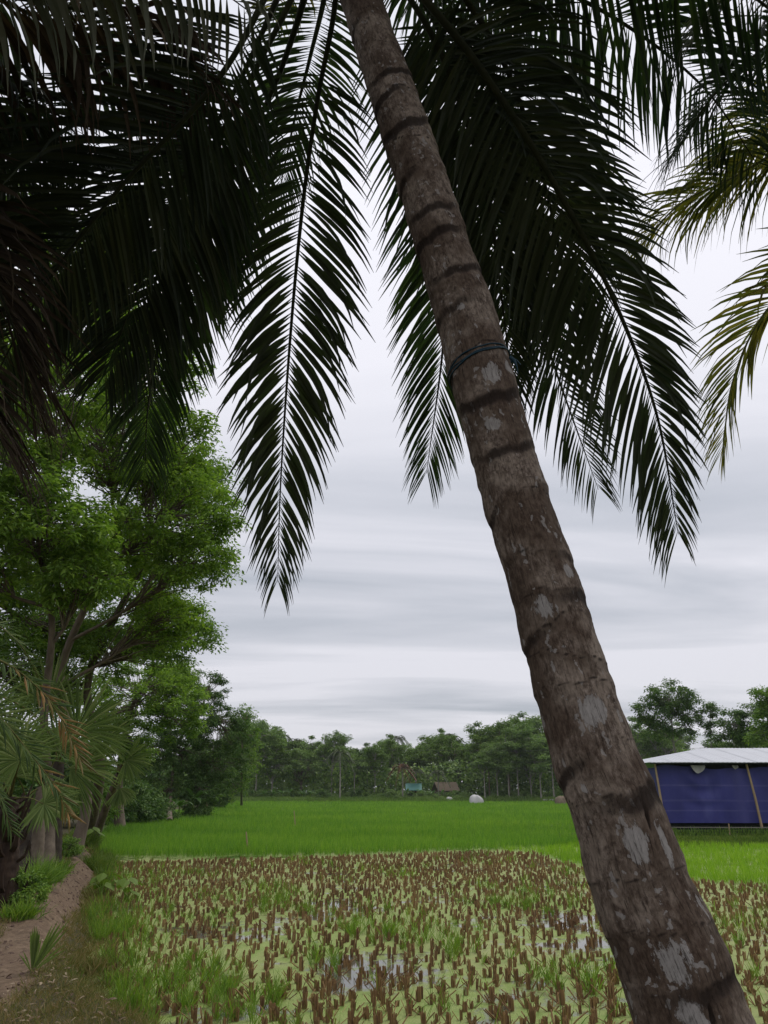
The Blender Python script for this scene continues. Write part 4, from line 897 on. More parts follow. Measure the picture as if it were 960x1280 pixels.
# ------------------------------------------------------------------ stubble
def stub_mesh(seed, n, green=False, hs=1.0):
    rs = np.random.RandomState(seed); g_ = Geo(); H = rs.uniform(.07, .125) * hs; ln = rs.normal(0, .05, 2)
    for _ in range(n):
        a = rs.uniform(0, 6.28); r = .022 * math.sqrt(rs.rand()); b = np.array([r * math.cos(a), r * math.sin(a) * .8, -.03])
        lean = ln + rs.normal(0, .04, 2) + np.array([math.cos(a), math.sin(a)]) * .07 * r / .03
        hh = H * rs.uniform(.72, 1.12); t_ = b + np.array([lean[0] * hh, lean[1] * hh, hh + .03])
        if rs.rand() < .10: t_ = b + np.array([rs.normal(0, .07), rs.normal(0, .07), .08 + .05 * rs.rand()])
        w_ = rs.uniform(.004, .0075)
        V, F = tube([b, b * .5 + t_ * .5 + rs.normal(0, .003, 3), t_], [w_, w_, w_ * .85], 4); g_.add(V, F)
    nb = 5 if green else 1
    base_ = np.column_stack([rs.normal(0, .02, (nb, 2)), np.zeros(nb)])
    g_.add(*blades(base_, np.column_stack([rs.normal(0, .3, (nb, 2)), np.ones(nb)]), np.column_stack([rs.standard_normal((nb, 2)), np.full(nb, .2)]), rs.uniform(.15, .30, nb) if green else .14, .008, .8, 3), 1)
    return g_
sm = [stub_mesh(s, 19 + s % 5).mesh('stubble_clump_%s' % 'abcdef'[s], [M['stubble'], M['stubble_green']]) for s in range(6)]
smg = [stub_mesh(20 + s, 13, True).mesh('stubble_clump_green_%s' % 'ab'[s], [M['stubble'], M['rice_weed']]) for s in range(2)]
rs = np.random.RandomState(5)
sp_ = 0.208
gx, gy = np.meshgrid(np.arange(-11, 24, sp_), np.arange(5.2, 31, sp_ * .9))
x = (gx + (gy * .12)).ravel() + rs.uniform(-.10, .10, gx.size); y = gy.ravel() + rs.uniform(-.10, .10, gx.size)
gapn = wob(x, y, .38) + .35 * wob(x + 5, y, 1.3)
k = (y < SE(x) + .1) & (x > edge_x(y) + .35) & (x < .56 * y + .6) & (rs.rand(len(x)) > .07 + .6 * smooth(.62, 1.0, gapn)) & (np.hypot(x - b2[0], y - b2[1]) > .6)
x, y = x[k], y[k]
depth = y * CP + (0 - EYE) * SP; sx = 480 + x / depth * FPX; sy = 640 - FPX * ((-EYE) * CP - y * SP) / depth * 1
vis = (sx > -10) & (sx < 970) & (y > 7.6)
hidden = (sx > 770 + (sy - 1100) * .35 - 20) & (sx < 860 + (sy - 1100) * .45 + 10)
order = np.argsort(y + 100 * (~vis) + 100 * hidden)
first = order[:300]; rest = order[300:]
for n_, q in enumerate(first):
    me = smg[q % 2] if rs.rand() < .10 + .25 * (x[q] < -1.5) else sm[q % 6]
    s_ = rs.uniform(.7, 1.2)
    o = link('stubble_clump', me, None, (x[q], y[q], 0), rs.uniform(0, 6.28), (s_, s_, s_ * rs.uniform(.75, 1.2)))
    tag(o, 'cut brown rice stubble clump standing in duckweed water near the front', 'stubble clump', 'rice stubble clumps nearest the camera')
gS = Geo(); gW = Geo()
arr = []
for s in range(5):
    gq = stub_mesh(40 + s, 11, False, 1.0); Vb = np.concatenate(gq.v); Fb = [f for f, m_ in gq.f if m_ == 0]; arr.append((Vb, np.concatenate(Fb)))
for s in range(5):
    idx = rest[rest % 5 == s]; Vb, Fb = arr[s]; n = len(idx)
    # drop the lone green blade verts by keeping all verts; faces only of the straw
    a = rs.uniform(0, 6.28, n); z_ = rs.uniform(.65, 1.3, n); sc_w = 1.0 + .006 * (y[idx] - 8).clip(0, 30)
    Vn = np.stack([(Vb[None, :, 0] * np.cos(a)[:, None] - Vb[None, :, 1] * np.sin(a)[:, None]) * sc_w[:, None] + x[idx][:, None],
                   (Vb[None, :, 0] * np.sin(a)[:, None] + Vb[None, :, 1] * np.cos(a)[:, None]) * sc_w[:, None] + y[idx][:, None], Vb[None, :, 2] * z_[:, None]], -1)
    gS.add(Vn, (Fb[None] + (np.arange(n) * len(Vb))[:, None, None]).reshape(-1, 4))
tag(gS.obj('stubble_field', M['stubble']), 'brown cut rice stubble covering the middle of the flooded paddy', 'stubble', kind='stuff')
# green regrowth among the stubble: the nearer tufts one by one
tm = []
for s in range(5):
    g_ = Geo(); g_.add(*tufts(np.zeros((3, 3)) + np.random.RandomState(s).normal(0, .035, (3, 3)) * [1, 1, 0], np.full(3, .36), 8, np.full(3, .011), .30, 60 + s, 4, .9)); tm.append(g_.mesh('rice_tuft_%s' % 'abcde'[s], M['rice_weed']))
rs = np.random.RandomState(9); cnt = 0
for _ in range(9000):
    if cnt >= 290: break
    yy = rs.uniform(7.6, 16); u = rs.rand() ** 1.25; xx = edge_x(yy) + .25 + u * 9.0
    clus = wob(np.array(xx), np.array(yy), .8) + .45 * math.exp(-((xx - edge_x(yy)) / 1.6) ** 2) + .5 * (abs(xx - 6.2) < .8)
    if xx > .52 * yy or clus < rs.uniform(.0, .9): continue
    s_ = rs.uniform(.4, .85); o = link('rice_tuft', tm[cnt % 5], None, (xx, yy, 0), rs.uniform(0, 6.28), s_)
    tag(o, 'green tuft of regrowing rice among the brown stubble', 'rice tuft', 'green rice tufts in the stubble'); cnt += 1
x, y, rs = cand(-20, 20, 12, 30, 9000, 31)
k = (y < SE(x)) & (x > edge_x(y) + .2) & (y > 12) & ((wob(x, y, .7) + .25 + .9 * np.exp(-((x - edge_x(y)) / 1.5) ** 2)) > rs.uniform(.35, 1.5, len(x)))
gW.add(*tufts(np.column_stack([x[k], y[k], 0 * x[k]]), rs.uniform(.15, .34, k.sum()), 6, .009 * (y[k] / 12), .35, 32))
tag(gW.obj('rice_regrowth', M['rice_weed']), 'scattered green rice regrowth among the farther stubble', 'rice', kind='stuff')
# floating duckweed rafts and loose straw close by
gD = Geo(); rs = np.random.RandomState(12); n = 450
yy = 7.3 + 12 * rs.rand(n) ** 1.4; xx = edge_x(yy) + .3 + rs.rand(n) * (.55 * yy + 3); a = rs.uniform(0, 3.14, n)
gD.add(*blades(np.column_stack([xx, yy, np.full(n, .008)]), np.column_stack([np.cos(a), np.sin(a), rs.normal(.05, .08, n)]), np.repeat([[0, 0, 1.]], n, 0), rs.uniform(.05, .22, n), .007, .1, 2))
tag(gD.obj('loose_straw', M['stubble']), 'loose cut straws floating between the stubble', 'straw', kind='stuff')

# ------------------------------------------------------------------ bank vegetation
def bank_pts(n, seed, lo, hi, y0=4.5, y1=30):
    rs = np.random.RandomState(seed); y = y0 + (y1 - y0) * rs.rand(n) ** 1.5; x = edge_x(y) + rs.uniform(lo, hi, n)
    return x, y, rs
x, y, rs = bank_pts(52000, 41, -5.5, .55)
pdv = path_d(x, y); dens = wob(x, y, .9) * .3 + .7
k = (pdv > .27 + .10 * rs.rand(len(x))) & (rs.rand(len(x)) < dens + .35) & (y < 60)
x, y = x[k], y[k]; z = ground_z(x, y)
gB = Geo(); gB.add(*tufts(np.column_stack([x, y, np.maximum(z, 0) - .01]), .05 + .11 * rs.rand(len(x)) * (1 + .7 * wob(x, y, .6)), 5, .006 * (y / 9).clip(.8, 3), .75, 42))
tag(gB.obj('bank_grass', M['grass']), 'short mixed dry and green grass on the bank beside the path', 'grass', kind='stuff')
x, y, rs = bank_pts(5500, 43, -1.0, .5, 8, 34)
k = (wob(x, y, .75) + .9 * smooth(11, 20, y) > rs.uniform(.35, 1.6, len(x))) & (path_d(x, y) > .4)
x, y = x[k], y[k]
gB = Geo(); gB.add(*tufts(np.column_stack([x, y, np.maximum(ground_z(x, y), 0) - .01]), (.07 + .10 * rs.rand(len(x))) * (1 + smooth(12, 20, y)), 6, .007 * (y / 10).clip(.8, 3), .4, 44))
tag(gB.obj('bank_edge_grass', M['grass_green']), 'taller green grass along the water edge of the bank', 'grass', kind='stuff')
x, y, rs = bank_pts(14000, 45, -6, .1, 4.5, 26)
k = (path_d(x, y) > .35 * rs.rand(len(x)) ** .6) & ((wob(x, y, .7) < .5)); x, y = x[k], y[k]; n = len(x); a = rs.uniform(0, 6.28, n)
gB = Geo(); gB.add(*blades(np.column_stack([x, y, np.maximum(ground_z(x, y), 0) + .015 + .02 * rs.rand(n)]), np.column_stack([np.cos(a), np.sin(a), rs.normal(.1, .35, n)]), np.column_stack([rs.normal(0, .4, (n, 2)), np.ones(n)]), rs.uniform(.03, .08, n), rs.uniform(.010, .024, n), .9, 3, 0, .5))
tag(gB.obj('leaf_litter', M['dead']), 'fallen brown leaves lying on the bank and path edges', 'leaf litter', kind='stuff')
rs = np.random.RandomState(54); gB = Geo()
for k in range(520):
    i_ = rs.randint(0, 70); c_ = pth[i_] + [rs.normal(0, .16), rs.normal(0, .1), 0]; c_[2] = float(ground_z(c_[0], c_[1])) + .004; r_ = rs.uniform(.006, .022)
    V, F = tube([c_ - [r_, 0, r_ * .3], c_ - [r_ * .4, 0, -r_ * .3], c_ + [r_ * .5, r_ * .3, r_ * .3], c_ + [r_, .2 * r_, 0]], [r_ * .4, r_ * .9, r_ * .8, r_ * .3], 5); gB.add(V, F)
tag(gB.obj('path_clods', M['clod']), 'small clods of dry earth lying on the path', 'soil', kind='stuff')
def grass_clump(px, py, h, n, rad_, label, m_='grass_green', z=.42):
    b = G(px, py, z); b[2] = float(ground_z(b[0], b[1])); rs = np.random.RandomState(px + py)
    g_ = Geo(); pos = np.column_stack([rs.normal(0, rad_, (n, 2)), np.zeros(n)]); g_.add(*tufts(pos * .62, h * rs.uniform(.6, 1.1, n), 9, np.full(n, .012), .42, px, 4, 1.0))
    o_ = g_.obj('grass_clump', M[m_]); o_.location = [float(q) for q in b]; tag(o_, label, 'grass clump', 'grass clumps along the bank')
grass_clump(46, 1112, .62, 70, .16, 'tall long bladed grass clump at the foot of the slim grey stem', 'leaf_mid')
grass_clump(60, 1102, .42, 50, .15, 'lower grass clump between the slim stem and the path', 'rice_weed')
grass_clump(72, 1092, .35, 40, .15, 'short grass clump by the brown stem', 'grass_green')
grass_clump(118, 1068, .50, 90, .30, 'bright grass hump on the right side of the path bend', 'grass_green')
grass_clump(104, 1056, .55, 90, .35, 'bright grass hump beyond the path bend', 'grass_green')
grass_clump(22, 1150, .30, 40, .14, 'small grass clump by the shaggy palm foot', 'rice_weed')
grass_clump(112, 1165, .22, 50, .22, 'yellow green grass clump on the bank above the seedling palm', 'grass')

# grassy verge before the shed
rs = np.random.RandomState(46); n = 16000; x = rs.uniform(7, 24, n); y = rs.uniform(31, 36.5, n)
gB = Geo(); gB.add(*tufts(np.column_stack([x, y, ground_z(x, y) - .01]), .08 + .10 * rs.rand(n), 4, np.full(n, .022), .5, 47))
tag(gB.obj('verge_grass', M['grass_green']), 'green grass verge in front of the blue sheeted shed', 'grass', kind='stuff')
# strip of weeds along the far side of the field
rs = np.random.RandomState(48); n = 9000; x = rs.uniform(-34, 75, n); y = rs.uniform(157, 163, n)
gB = Geo(); gB.add(*tufts(np.column_stack([x, y, ground_z(x, y)]), .4 + .6 * rs.rand(n), 5, np.full(n, .09), .4, 49))
tag(gB.obj('far_verge_grass', M['leaf_far_light']), 'low weeds along the far edge of the rice field', 'grass', kind='stuff')

# seedling palm with pleated leaves on the bank, and the taro beside the water
b = G(40, 1213, .42); b[2] = float(ground_z(b[0], b[1]))
pl = thing('palm_seedling', b, 'small fan palm seedling with stiff pleated leaves beside the path', 'plant')
for k, (dx, dz, L_, w_, n_) in enumerate(((-.02, 1, .40, .034, 6), (.08, 1, .34, .03, 4), (.45, 1, .50, .028, 4), (.62, 1, .55, .026, 3), (.95, .8, .42, .022, 2), (-.5, .8, .24, .018, 2))):
    g_ = Geo(); aa = np.linspace(-.11, .11, n_)
    d = np.column_stack([dx + aa, np.full(n_, -.1), np.full(n_, dz)])
    g_.add(*blades(np.zeros((n_, 3)) + [0, 0, -.01], d, np.repeat([[.1, -1, .2]], n_, 0), L_ * (1 - np.abs(aa) * 1.2), w_ * .8, .25, 5, .5, peak=.6)); lo = g_.obj('leaf', M['fan'], pl)
def taro(px, py, sc, label):
    b = G(px, py, .15); b[2] = max(0, float(ground_z(b[0], b[1]))); r_ = thing('taro_plant', b, label, 'plant', 'broad leaved plants on the bank', sc=sc)
    rs = np.random.RandomState(px)
    for k in range(8):
        a = k * 2.4; rr_ = rs.uniform(.08, .22); top = np.array([math.cos(a) * rr_, math.sin(a) * rr_, rs.uniform(.18, .42)])
        g_ = Geo(); g_.add(*tube([[0, 0, -.02], top * .5 + [0, 0, .05], top], [.008, .006, .004], 5)); st_ = g_.obj('stalk', M['rice_weed'], r_)
        d = nrm(np.array([math.cos(a), math.sin(a), -.35])); g2 = Geo(); g2.add(*blades([top - d * .05], [d], [[0, 0, 1.]], .22, .17, .6, 6, .15, peak=.35)); g2.obj('leaf', M['grass_green'], st_)
taro(128, 1112, 1.3, 'broad leaved plant at the bank edge, right of the path bend'); taro(158, 1120, 1.1, 'broad leaved plant standing nearest the stubble water'); taro(112, 1068, 1.5, 'broad leaved plant on the green hump beyond the path bend')

# ------------------------------------------------------------------ far tree belt
def far_variant(seed, h, w, trunk_h, leaf=.36, per=150, nb=5, r0=.13, cr=.85, lean=0.0):
    rs = np.random.RandomState(seed); bl = []
    for k in range(nb):
        a = k * 2.4; rr_ = w * .3 * (k > 0); z_ = trunk_h + (h - trunk_h) * (.35 + .5 * rs.rand()) if k else trunk_h + (h - trunk_h) * .7
        bl.append(((math.cos(a) * rr_ + lean, math.sin(a) * rr_, z_), (w * .34, w * .34, (h - trunk_h) * .30), 9, rs.uniform(.6, 1.0)))
    return make_tree([(0, 0, -.2), (lean * .3, 0, trunk_h * .5), (lean * .8, 0, trunk_h), (lean, 0, trunk_h + (h - trunk_h) * .4)], r0, bl, leaf=leaf, per=per, cr=cr, seed=seed, twig=.04, limb=.5)
variants = []
for s, (h, w, th_, nb) in enumerate([(9, 6.5, 2.2, 7), (10, 5.5, 3.5, 6), (8, 7, 1.5, 7), (11, 6, 4.2, 6), (9, 4.5, 4.5, 5)]):
    wg, lg = far_variant(80 + s, h, w, th_, nb=nb)
    variants.append((wg.mesh('far_trunk', M['bark'], True), wg.mesh('far_trunk_pale', M['bark_pale'], True), lg.mesh('far_crown', M['leaf_far']), lg.mesh('far_crown_light', M['leaf_far_light']), lg.mesh('far_crown_dark', M['leaf_dark'])))
def far_tree(px, y, v, sc, label, shade=0, pale=0, rz=0, group='trees of the far belt', name='far_tree', zs=1.0):
    x = (px - 480) / FPX * (y * CP); r_ = thing(name, (x, y, float(ground_z(x, y))), label, 'tree', group, rz, (sc, sc, sc * zs))
    tw, tpz, c0, c1, c2 = variants[v]; link('trunk', tpz if pale else tw, r_); link('crown', (c0, c1, c2)[shade], r_)
rs = np.random.RandomState(15)
prof = lambda px: np.interp(px, [250, 330, 400, 450, 500, 560, 600, 660, 720, 800, 900, 1000], [1.32, 1.32, 1.26, 1.2, 1.2, 1.26, 1.34, 1.42, 1.45, 1.45, 1.25, 1.2])
for row, (yy, n_, gl, lab) in enumerate(((172, 24, 'front row of the far tree belt', 'broad green tree standing in the front row of the far belt'), (184, 26, 'middle row of the far tree belt', 'green tree in the middle of the far belt'), (200, 26, 'back row of the far tree belt', 'tree crown showing over the far belt'))):
    for k in range(n_):
        px = 235 + (1010 - 235) * (k + .5) / n_ + rs.uniform(-9, 9); v = rs.randint(0, 5); sh = [0, 0, 1, 2, 0, 1][rs.randint(0, 6)]
        if row == 0 and 480 < px < 585: continue
        sc_ = prof(px) * rs.uniform(.82, 1.12) * (1.0, 1.08, 1.2)[row]
        far_tree(px, yy + rs.uniform(-3, 3), v, sc_, lab, sh, rs.rand() < .5, rs.uniform(0, 6.28), gl)
# slim pale leaning trees in front of the belt, right of the haystack
for px, sc_, v in ((606, 1.05, 4), (622, 1.15, 1), (648, 1.3, 3), (664, 1.2, 4), (676, 1.25, 1), (692, 1.3, 4), (636, 1.0, 4)):
    far_tree(px, 160 + (px % 5), v, sc_, 'slim pale trunked tree in the open grove right of the white heap', 1 if px % 2 else 0, 1, px, 'slim pale trees of the grove')
# dense undergrowth between the trunks
gU = Geo(); rs = np.random.RandomState(17); n = 60000; x = rs.uniform(-55, 105, n); y = rs.uniform(172, 210, n); z = .3 + rs.rand(n) ** .8 * (7.0 + 2.0 * wob(x, y, .12)) ; d = nrm(rs.standard_normal((n, 3)))
gU.add(*blades(np.column_stack([x, y, z]), d, nrm(rs.standard_normal((n, 3))), .75, .5, .3, 2))
tag(gU.obj('far_undergrowth', M['leaf_far']), 'dark undergrowth that fills the far belt between the trunks', 'undergrowth', kind='stuff')
bwf, blf = bush_geo(91, (2.2, 1.6, 1.0), 16, 60, .45, .8, 1.1)
bf_s, bf_l, bf_d = bwf.mesh('far_bush_stems', M['bark_dark']), blf.mesh('far_bush_leaves', M['leaf_far']), blf.mesh('far_bush_leaves_dark', M['leaf_dark'])
rs = np.random.RandomState(18)
for k in range(58):
    px = 262 + 12.2 * k + rs.uniform(-4, 4); y = 165 + rs.uniform(-2, 5); x = (px - 480) / FPX * y * CP
    if 588 < px < 606: continue
    r_ = thing('far_bush', (x, y, .35), 'low bush at the foot of the far tree belt', 'bush', 'bushes under the far belt', rs.uniform(0, 6), rs.uniform(.6, 1.05)); link('stems', bf_s, r_); link('foliage', bf_l if k % 3 else bf_d, r_)

for px in (498, 509, 521, 533, 547, 571, 622, 634, 645, 657, 668, 680, 692, 705):
    y = 159.5 + (px % 3); r_ = thing('far_bush', ((px - 480) / FPX * y * CP, y, .25), 'low bush in the green line along the far edge of the rice', 'bush', 'low bushes along the far rice edge', px, .42 + .04 * (px % 4)); link('stems', bf_s, r_); link('foliage', bf_l, r_)
# coconut palms of the belt
def small_palm(seed, h, n=20, L=3.0, lm='palm_far', droop=1.0):
    rs = np.random.RandomState(seed); tg = Geo(); st = spline(np.array([[0, 0, -.2], [rs.normal(0, .2), 0, h * .5], [rs.normal(0, .4), 0, h]]), 14); tg.add(*tube(st, np.linspace(.17, .11, 14), 7))
    cg = Geo(); c = st[-1]
    for k in range(n):
        a = k * 2.4 + rs.normal(0, .2); el = rs.uniform(-.4, 1.3); r_ = np.linspace(0, 1, 12); hd = np.array([math.cos(a), math.sin(a), 0])
        p = c + hd * (r_ * L * math.cos(el * .8))[:, None] + np.array([0, 0, 1.]) * (r_ * L * math.sin(el) * .9 - droop * 1.7 * r_ ** 2 * L * .5)[:, None]
        cg.add(*tube(p, np.linspace(.05, .015, 12), 4)); p2, _ = resample(p, 28); t_ = nrm(np.gradient(p2, axis=0)); s_ = nrm(np.cross(t_, [0, 0, 1.]))
        idx = np.repeat(np.arange(4, 28), 2); sg = np.tile([-1., 1.], 24); d = t_[idx] * .7 + s_[idx] * sg[:, None] * .8
        cg.add(*blades(p2[idx], d, np.repeat([[0, 0, 1.]], len(idx), 0), .85 * (1 - .5 * idx / 28), .10, 1.0, 2))
    return tg, cg
pv = []
for s in range(3):
    a_, b_ = small_palm(s + 3, (13.2, 9.0, 6.3)[s], 22); pv.append((a_.mesh('far_palm_trunk', M['bark_pale'], True), b_.mesh('far_palm_crown', M['palm_far']), b_.mesh('far_palm_crown_rusty', M['palm_far_red'])))
for px, y, v, sc_, lab, rust in ((350, 196, 0, 1.08, 'far coconut palm showing above the belt, leftmost', 0), (368, 198, 0, 1.02, 'far coconut palm just right of the leftmost one', 0), (425, 161, 1, 1.0, 'pale coconut palm standing before the belt at centre left', 0), (497, 190, 0, 1.04, 'far coconut palm crown above the belt at centre', 0),
                                 (503, 163, 2, 1.0, 'rusty leaved palm left of the green roofed hut', 1), (567, 192, 0, 1.08, 'slim far coconut palm over the thatched hut', 0), (390, 186, 0, .9, 'far coconut palm low above the belt', 0), (520, 172, 2, .9, 'small palm beside the green roofed hut', 0), (548, 168, 2, .85, 'small palm between the huts', 0)):
    x = (px - 480) / FPX * y * CP; r_ = thing('far_coconut_palm', (x, y, .35), lab, 'palm tree', 'coconut palms of the far belt', px, sc_)
    link('trunk', pv[v][0], r_); link('crown', pv[v][2] if rust else pv[v][1], r_)

# banana plants
def banana_geo(seed, h=2.4, n=8):
    rs = np.random.RandomState(seed); s_ = Geo(); s_.add(*tube([[0, 0, -.1], [0.02, 0, h * .3], [0, 0, h * .55]], [.11, .09, .06], 8)); l_ = []
    for k in range(n):
        a = k * 2.4 + rs.normal(0, .2); el = rs.uniform(.5, 1.3); d = np.array([math.cos(a) * math.cos(el), math.sin(a) * math.cos(el), math.sin(el)])
        g_ = Geo(); g_.add(*blades([[0, 0, h * .5]], [d], [np.array([-math.cos(a) * .5, -math.sin(a) * .5, .8])], rs.uniform(1.3, 1.9), .42, 2.0, 7, .25, peak=.5)); l_.append(g_)
    return s_, l_
bsm, blm = [], []
for s in range(3):
    a_, l_ = banana_geo(s + 60); bsm.append(a_.mesh('banana_stem', M['rice_weed'], True)); blm.append([q.mesh('banana_leaf', M['banana']) for q in l_])
ban = [(px, 163 + (px % 3), .95 + .08 * (px % 3), 'banana plant at the foot of the far tree belt', 'banana plants before the far belt') for px in (316, 330, 342, 352, 362, 378, 388, 402, 508, 527, 540, 552)]
ban += [(186, 58, .95, 'banana plant left of the pale stemmed corner tree', None), (243, 59, 1.05, 'banana plant at the right end of the bank thicket', None), (262, 64, 1.0, 'banana plant leaning over the field corner', None), (226, 57.5, .8, 'small banana plant beside the pale corner stem', None)]
for k, (px, y, sc_, lab, gr_) in enumerate(ban):
    x = (px - 480) / FPX * y * CP; r_ = thing('banana_plant', (x, y, float(ground_z(x, y)) + .0), lab, 'banana plant', gr_ or 'banana plants of the bank thicket', px, sc_)
    link('stem', bsm[k % 3], r_)
    for q in blm[k % 3]: link('leaf', q, r_)

# trees behind the shed on the right
def right_tree(px, y, stem, blobs, label, lm, seed, r0, **k):
    b = np.array([(px - 480) / FPX * y * CP, y, .2]); st = [np.array([0, 0, -.2])] + [P(*q) - b for q in stem]; bl = [(P(a, c, d) - b, np.array(rd), n, at) for (a, c, d, rd, n, at) in blobs]
    w_, l_ = make_tree(st, r0, bl, seed=seed, **k); return tree_thing('broadleaf_tree', b, w_, l_, M['bark_pale'], M[lm], label, 'tree', 'trees behind the shed')
right_tree(842, 95, [(845, 950, 87), (842, 930, 87), (840, 905, 87)], [(838, 868, 87, (2.7, 2.4, 1.5), 34, 1.0), (818, 890, 87, (2.2, 2.0, 1.9), 26, .9), (862, 893, 87, (1.7, 1.8, 1.6), 18, .9), (846, 880, 88, (2.6, 2.2, 1.6), 24, 1.0), (826, 912, 87, (1.5, 1.5, .9), 12, .7), (855, 915, 87, (1.2, 1.2, .8), 7, .7), (806, 905, 87, (1.2, 1.2, 1.3), 11, .8)],
           'wide crowned tree rising behind the left end of the shed roof', 'leaf_dark', 101, .2, leaf=.32, per=85, cr=.8, limb=.4)
right_tree(889, 95, [(889, 930, 87), (888, 905, 87), (887, 892, 87)], [(887, 887, 87, (1.2, 1.2, .9), 14, 1.0), (886, 903, 87, (.7, .7, .7), 7, .9), (890, 918, 87, (.6, .6, .6), 4, .6)], 'small slim tree with a tuft crown between the two big ones', 'leaf_dark', 102, .08, leaf=.3, per=70, cr=.6)
right_tree(930, 90, [(930, 940, 82), (925, 915, 82), (920, 900, 82)], [(918, 905, 82, (1.8, 1.8, 1.5), 24, .9), (936, 890, 82, (1.6, 1.6, 1.1), 18, 1.0), (912, 925, 82, (2.0, 1.8, 1.3), 22, .7), (945, 915, 82, (2.0, 1.8, 1.6), 24, .8)], 'uneven dark tree behind the shed near the right edge', 'leaf_dark', 103, .16, leaf=.32, per=85, cr=.8)
right_tree(965, 80, [(965, 940, 74), (960, 900, 74), (962, 880, 74)], [(957, 872, 74, (1.2, 1.4, 1.2), 16, 1.0), (962, 893, 74, (1.6, 1.8, 1.5), 26, .9), (975, 880, 74, (1.8, 1.8, 1.8), 26, 1.0), (955, 920, 74, (1.6, 1.6, 1.2), 20, .7)], 'tree cut by the right edge above the shed roof', 'leaf_mid', 104, .18, leaf=.32, per=85, cr=.7)
for px, y, v, sc_, sh in ((800, 128, 2, .8, 1), (822, 122, 0, .72, 0), (862, 118, 2, .72, 1), (880, 120, 0, .66, 0), (905, 116, 2, .64, 1), (945, 112, 0, .66, 1), (785, 132, 1, .76, 0), (975, 112, 2, .72, 0)):
    far_tree(px, y, v, sc_, 'low light green tree in the row behind the shed roof', sh, 0, px, 'low trees behind the shed')

# ------------------------------------------------------------------ the shed
sh0 = np.array([12.25, 36.0, .17])
shed = thing('shed', sh0, 'long open shed with white sheet roof and blue tarpaulin wall', 'shed')
LX, DY, EZ, RZ = 20.0, 8.0, 3.02, 3.85       # length, depth, eave and ridge heights above its ground
def roof_sheets():
    n = 22
    for k in range(n):                        # sheets of the front slope, laid side by side
        x0, x1 = -.45 + k * (LX + .9) / n, -.45 + (k + 1) * (LX + .9) / n
        def top(x): return min(1.0, max(0.0, (x + .45) / 4.2))
        nn = 10; g_ = Geo(); rows = []
        for q in range(nn + 1):
            x_ = x0 + (x1 + .04 - x0) * q / nn; t_ = top(x_); zz = .007 * math.cos(q * math.pi) + .004 * (k % 2)
            rows += [[x_, -.5, EZ + zz], [x_, -.5 + (DY * .5 + .5) * t_ + .001, EZ + (RZ - EZ) * t_ + zz]]
        Vq = np.array(rows); Vq = np.vstack([Vq, Vq - [0, 0, .02]]); m_ = 2 * (nn + 1)
        Fq = [[2 * q, 2 * q + 2, 2 * q + 3, 2 * q + 1] for q in range(nn)] + [[m_ + 2 * q, m_ + 2 * q + 1, m_ + 2 * q + 3, m_ + 2 * q + 2] for q in range(nn)] + [[2 * q, m_ + 2 * q, m_ + 2 * q + 2, 2 * q + 2] for q in range(nn)]
        g_.add(Vq, np.array(Fq)); g_.obj('roof_sheet', M['roof_white'], shed)
roof_sheets()
g = Geo()       # hipped end and back slope
g.add([[-.45, -.5, EZ], [-.45, DY + .5, EZ], [3.75, DY * .5, RZ], [3.75, DY * .5, RZ], [LX + .45, DY * .5, RZ], [LX + .45, DY + .5, EZ]], np.array([[0, 1, 2, 3], [1, 5, 4, 2]])); g.obj('roof', M['roof_white'], shed)
g = Geo()
for z0_, z1_ in ((EZ - .02, EZ - .07),): g.add(*box(-.42, -.47, z1_, LX + .4, -.43, z0_))
g.obj('eave_beam', M['shade_net'], shed)
# tarpaulin with folds, seams and a sagging flap
nx_, nz_ = 220, 60; tx = np.linspace(0, LX, nx_); tz = np.linspace(.50, EZ - .20, nz_); TX, TZ = np.meshgrid(tx, tz)
TZ = TZ + .02 * np.sin(TX * 2.1) * (TZ > 1.5) + (.07 * np.sin(TX * 1.1 + 1) + .03 * np.sin(TX * 4.3)) * smooth(1.8, 2.6, TZ)
fold = .03 * np.sin(TX * 5 + .6 * np.sin(TZ * 3)) * np.exp(-((TX - 1.8) / .9) ** 2) + .022 * np.sin(9 * np.hypot(TX - 2.0, TZ - 3.0)) * np.exp(-((TX - 1.9) / .8) ** 2) * smooth(.9, 1.5, TZ) + .02 * np.sin(TX * 1.7 + 2) + .012 * np.sin(TX * 6.1 + TZ * 1.3) + .04 * np.exp(-((TX - 3.6) / .15) ** 2) + .05 * np.sin(TX * 7 + TZ * 1.2) * np.exp(-((TX - 7.3) / .5) ** 2)
seam = np.zeros_like(TX)
for zz in (1.0, 1.42, 2.05): seam = np.maximum(seam, np.exp(-((TZ - zz - .01 * np.sin(TX)) / .025) ** 2))
seam = np.maximum(seam, .4 * np.exp(-((TX - 3.6) / .25) ** 2)); g = Geo()
i, j = np.meshgrid(np.arange(nz_ - 1), np.arange(nx_ - 1), indexing='ij'); q = (i * nx_ + j).ravel()
g.add(np.stack([TX, -1.6 * fold - .03 * np.sin(TX * 2.9 + np.sin(TZ * 2.2)) * (.4 + .6 * np.sin(TX * .7) ** 2), TZ], -1), np.stack([q, q + 1, q + nx_ + 1, q + nx_], 1), seam=seam.ravel()); g.obj('tarpaulin', M['tarp'], shed, smooth=True)
g = Geo(); ty = np.linspace(0, DY, 60); TY, TZ2 = np.meshgrid(ty, tz); i, j = np.meshgrid(np.arange(nz_ - 1), np.arange(59), indexing='ij'); q = (i * 60 + j).ravel()
g.add(np.stack([-.004 + .03 * np.sin(TY * 3), TY + .01, TZ2], -1), np.stack([q, q + 1, q + 61, q + 60], 1), seam=0.0); g.obj('tarpaulin', M['tarp'], shed, smooth=True)
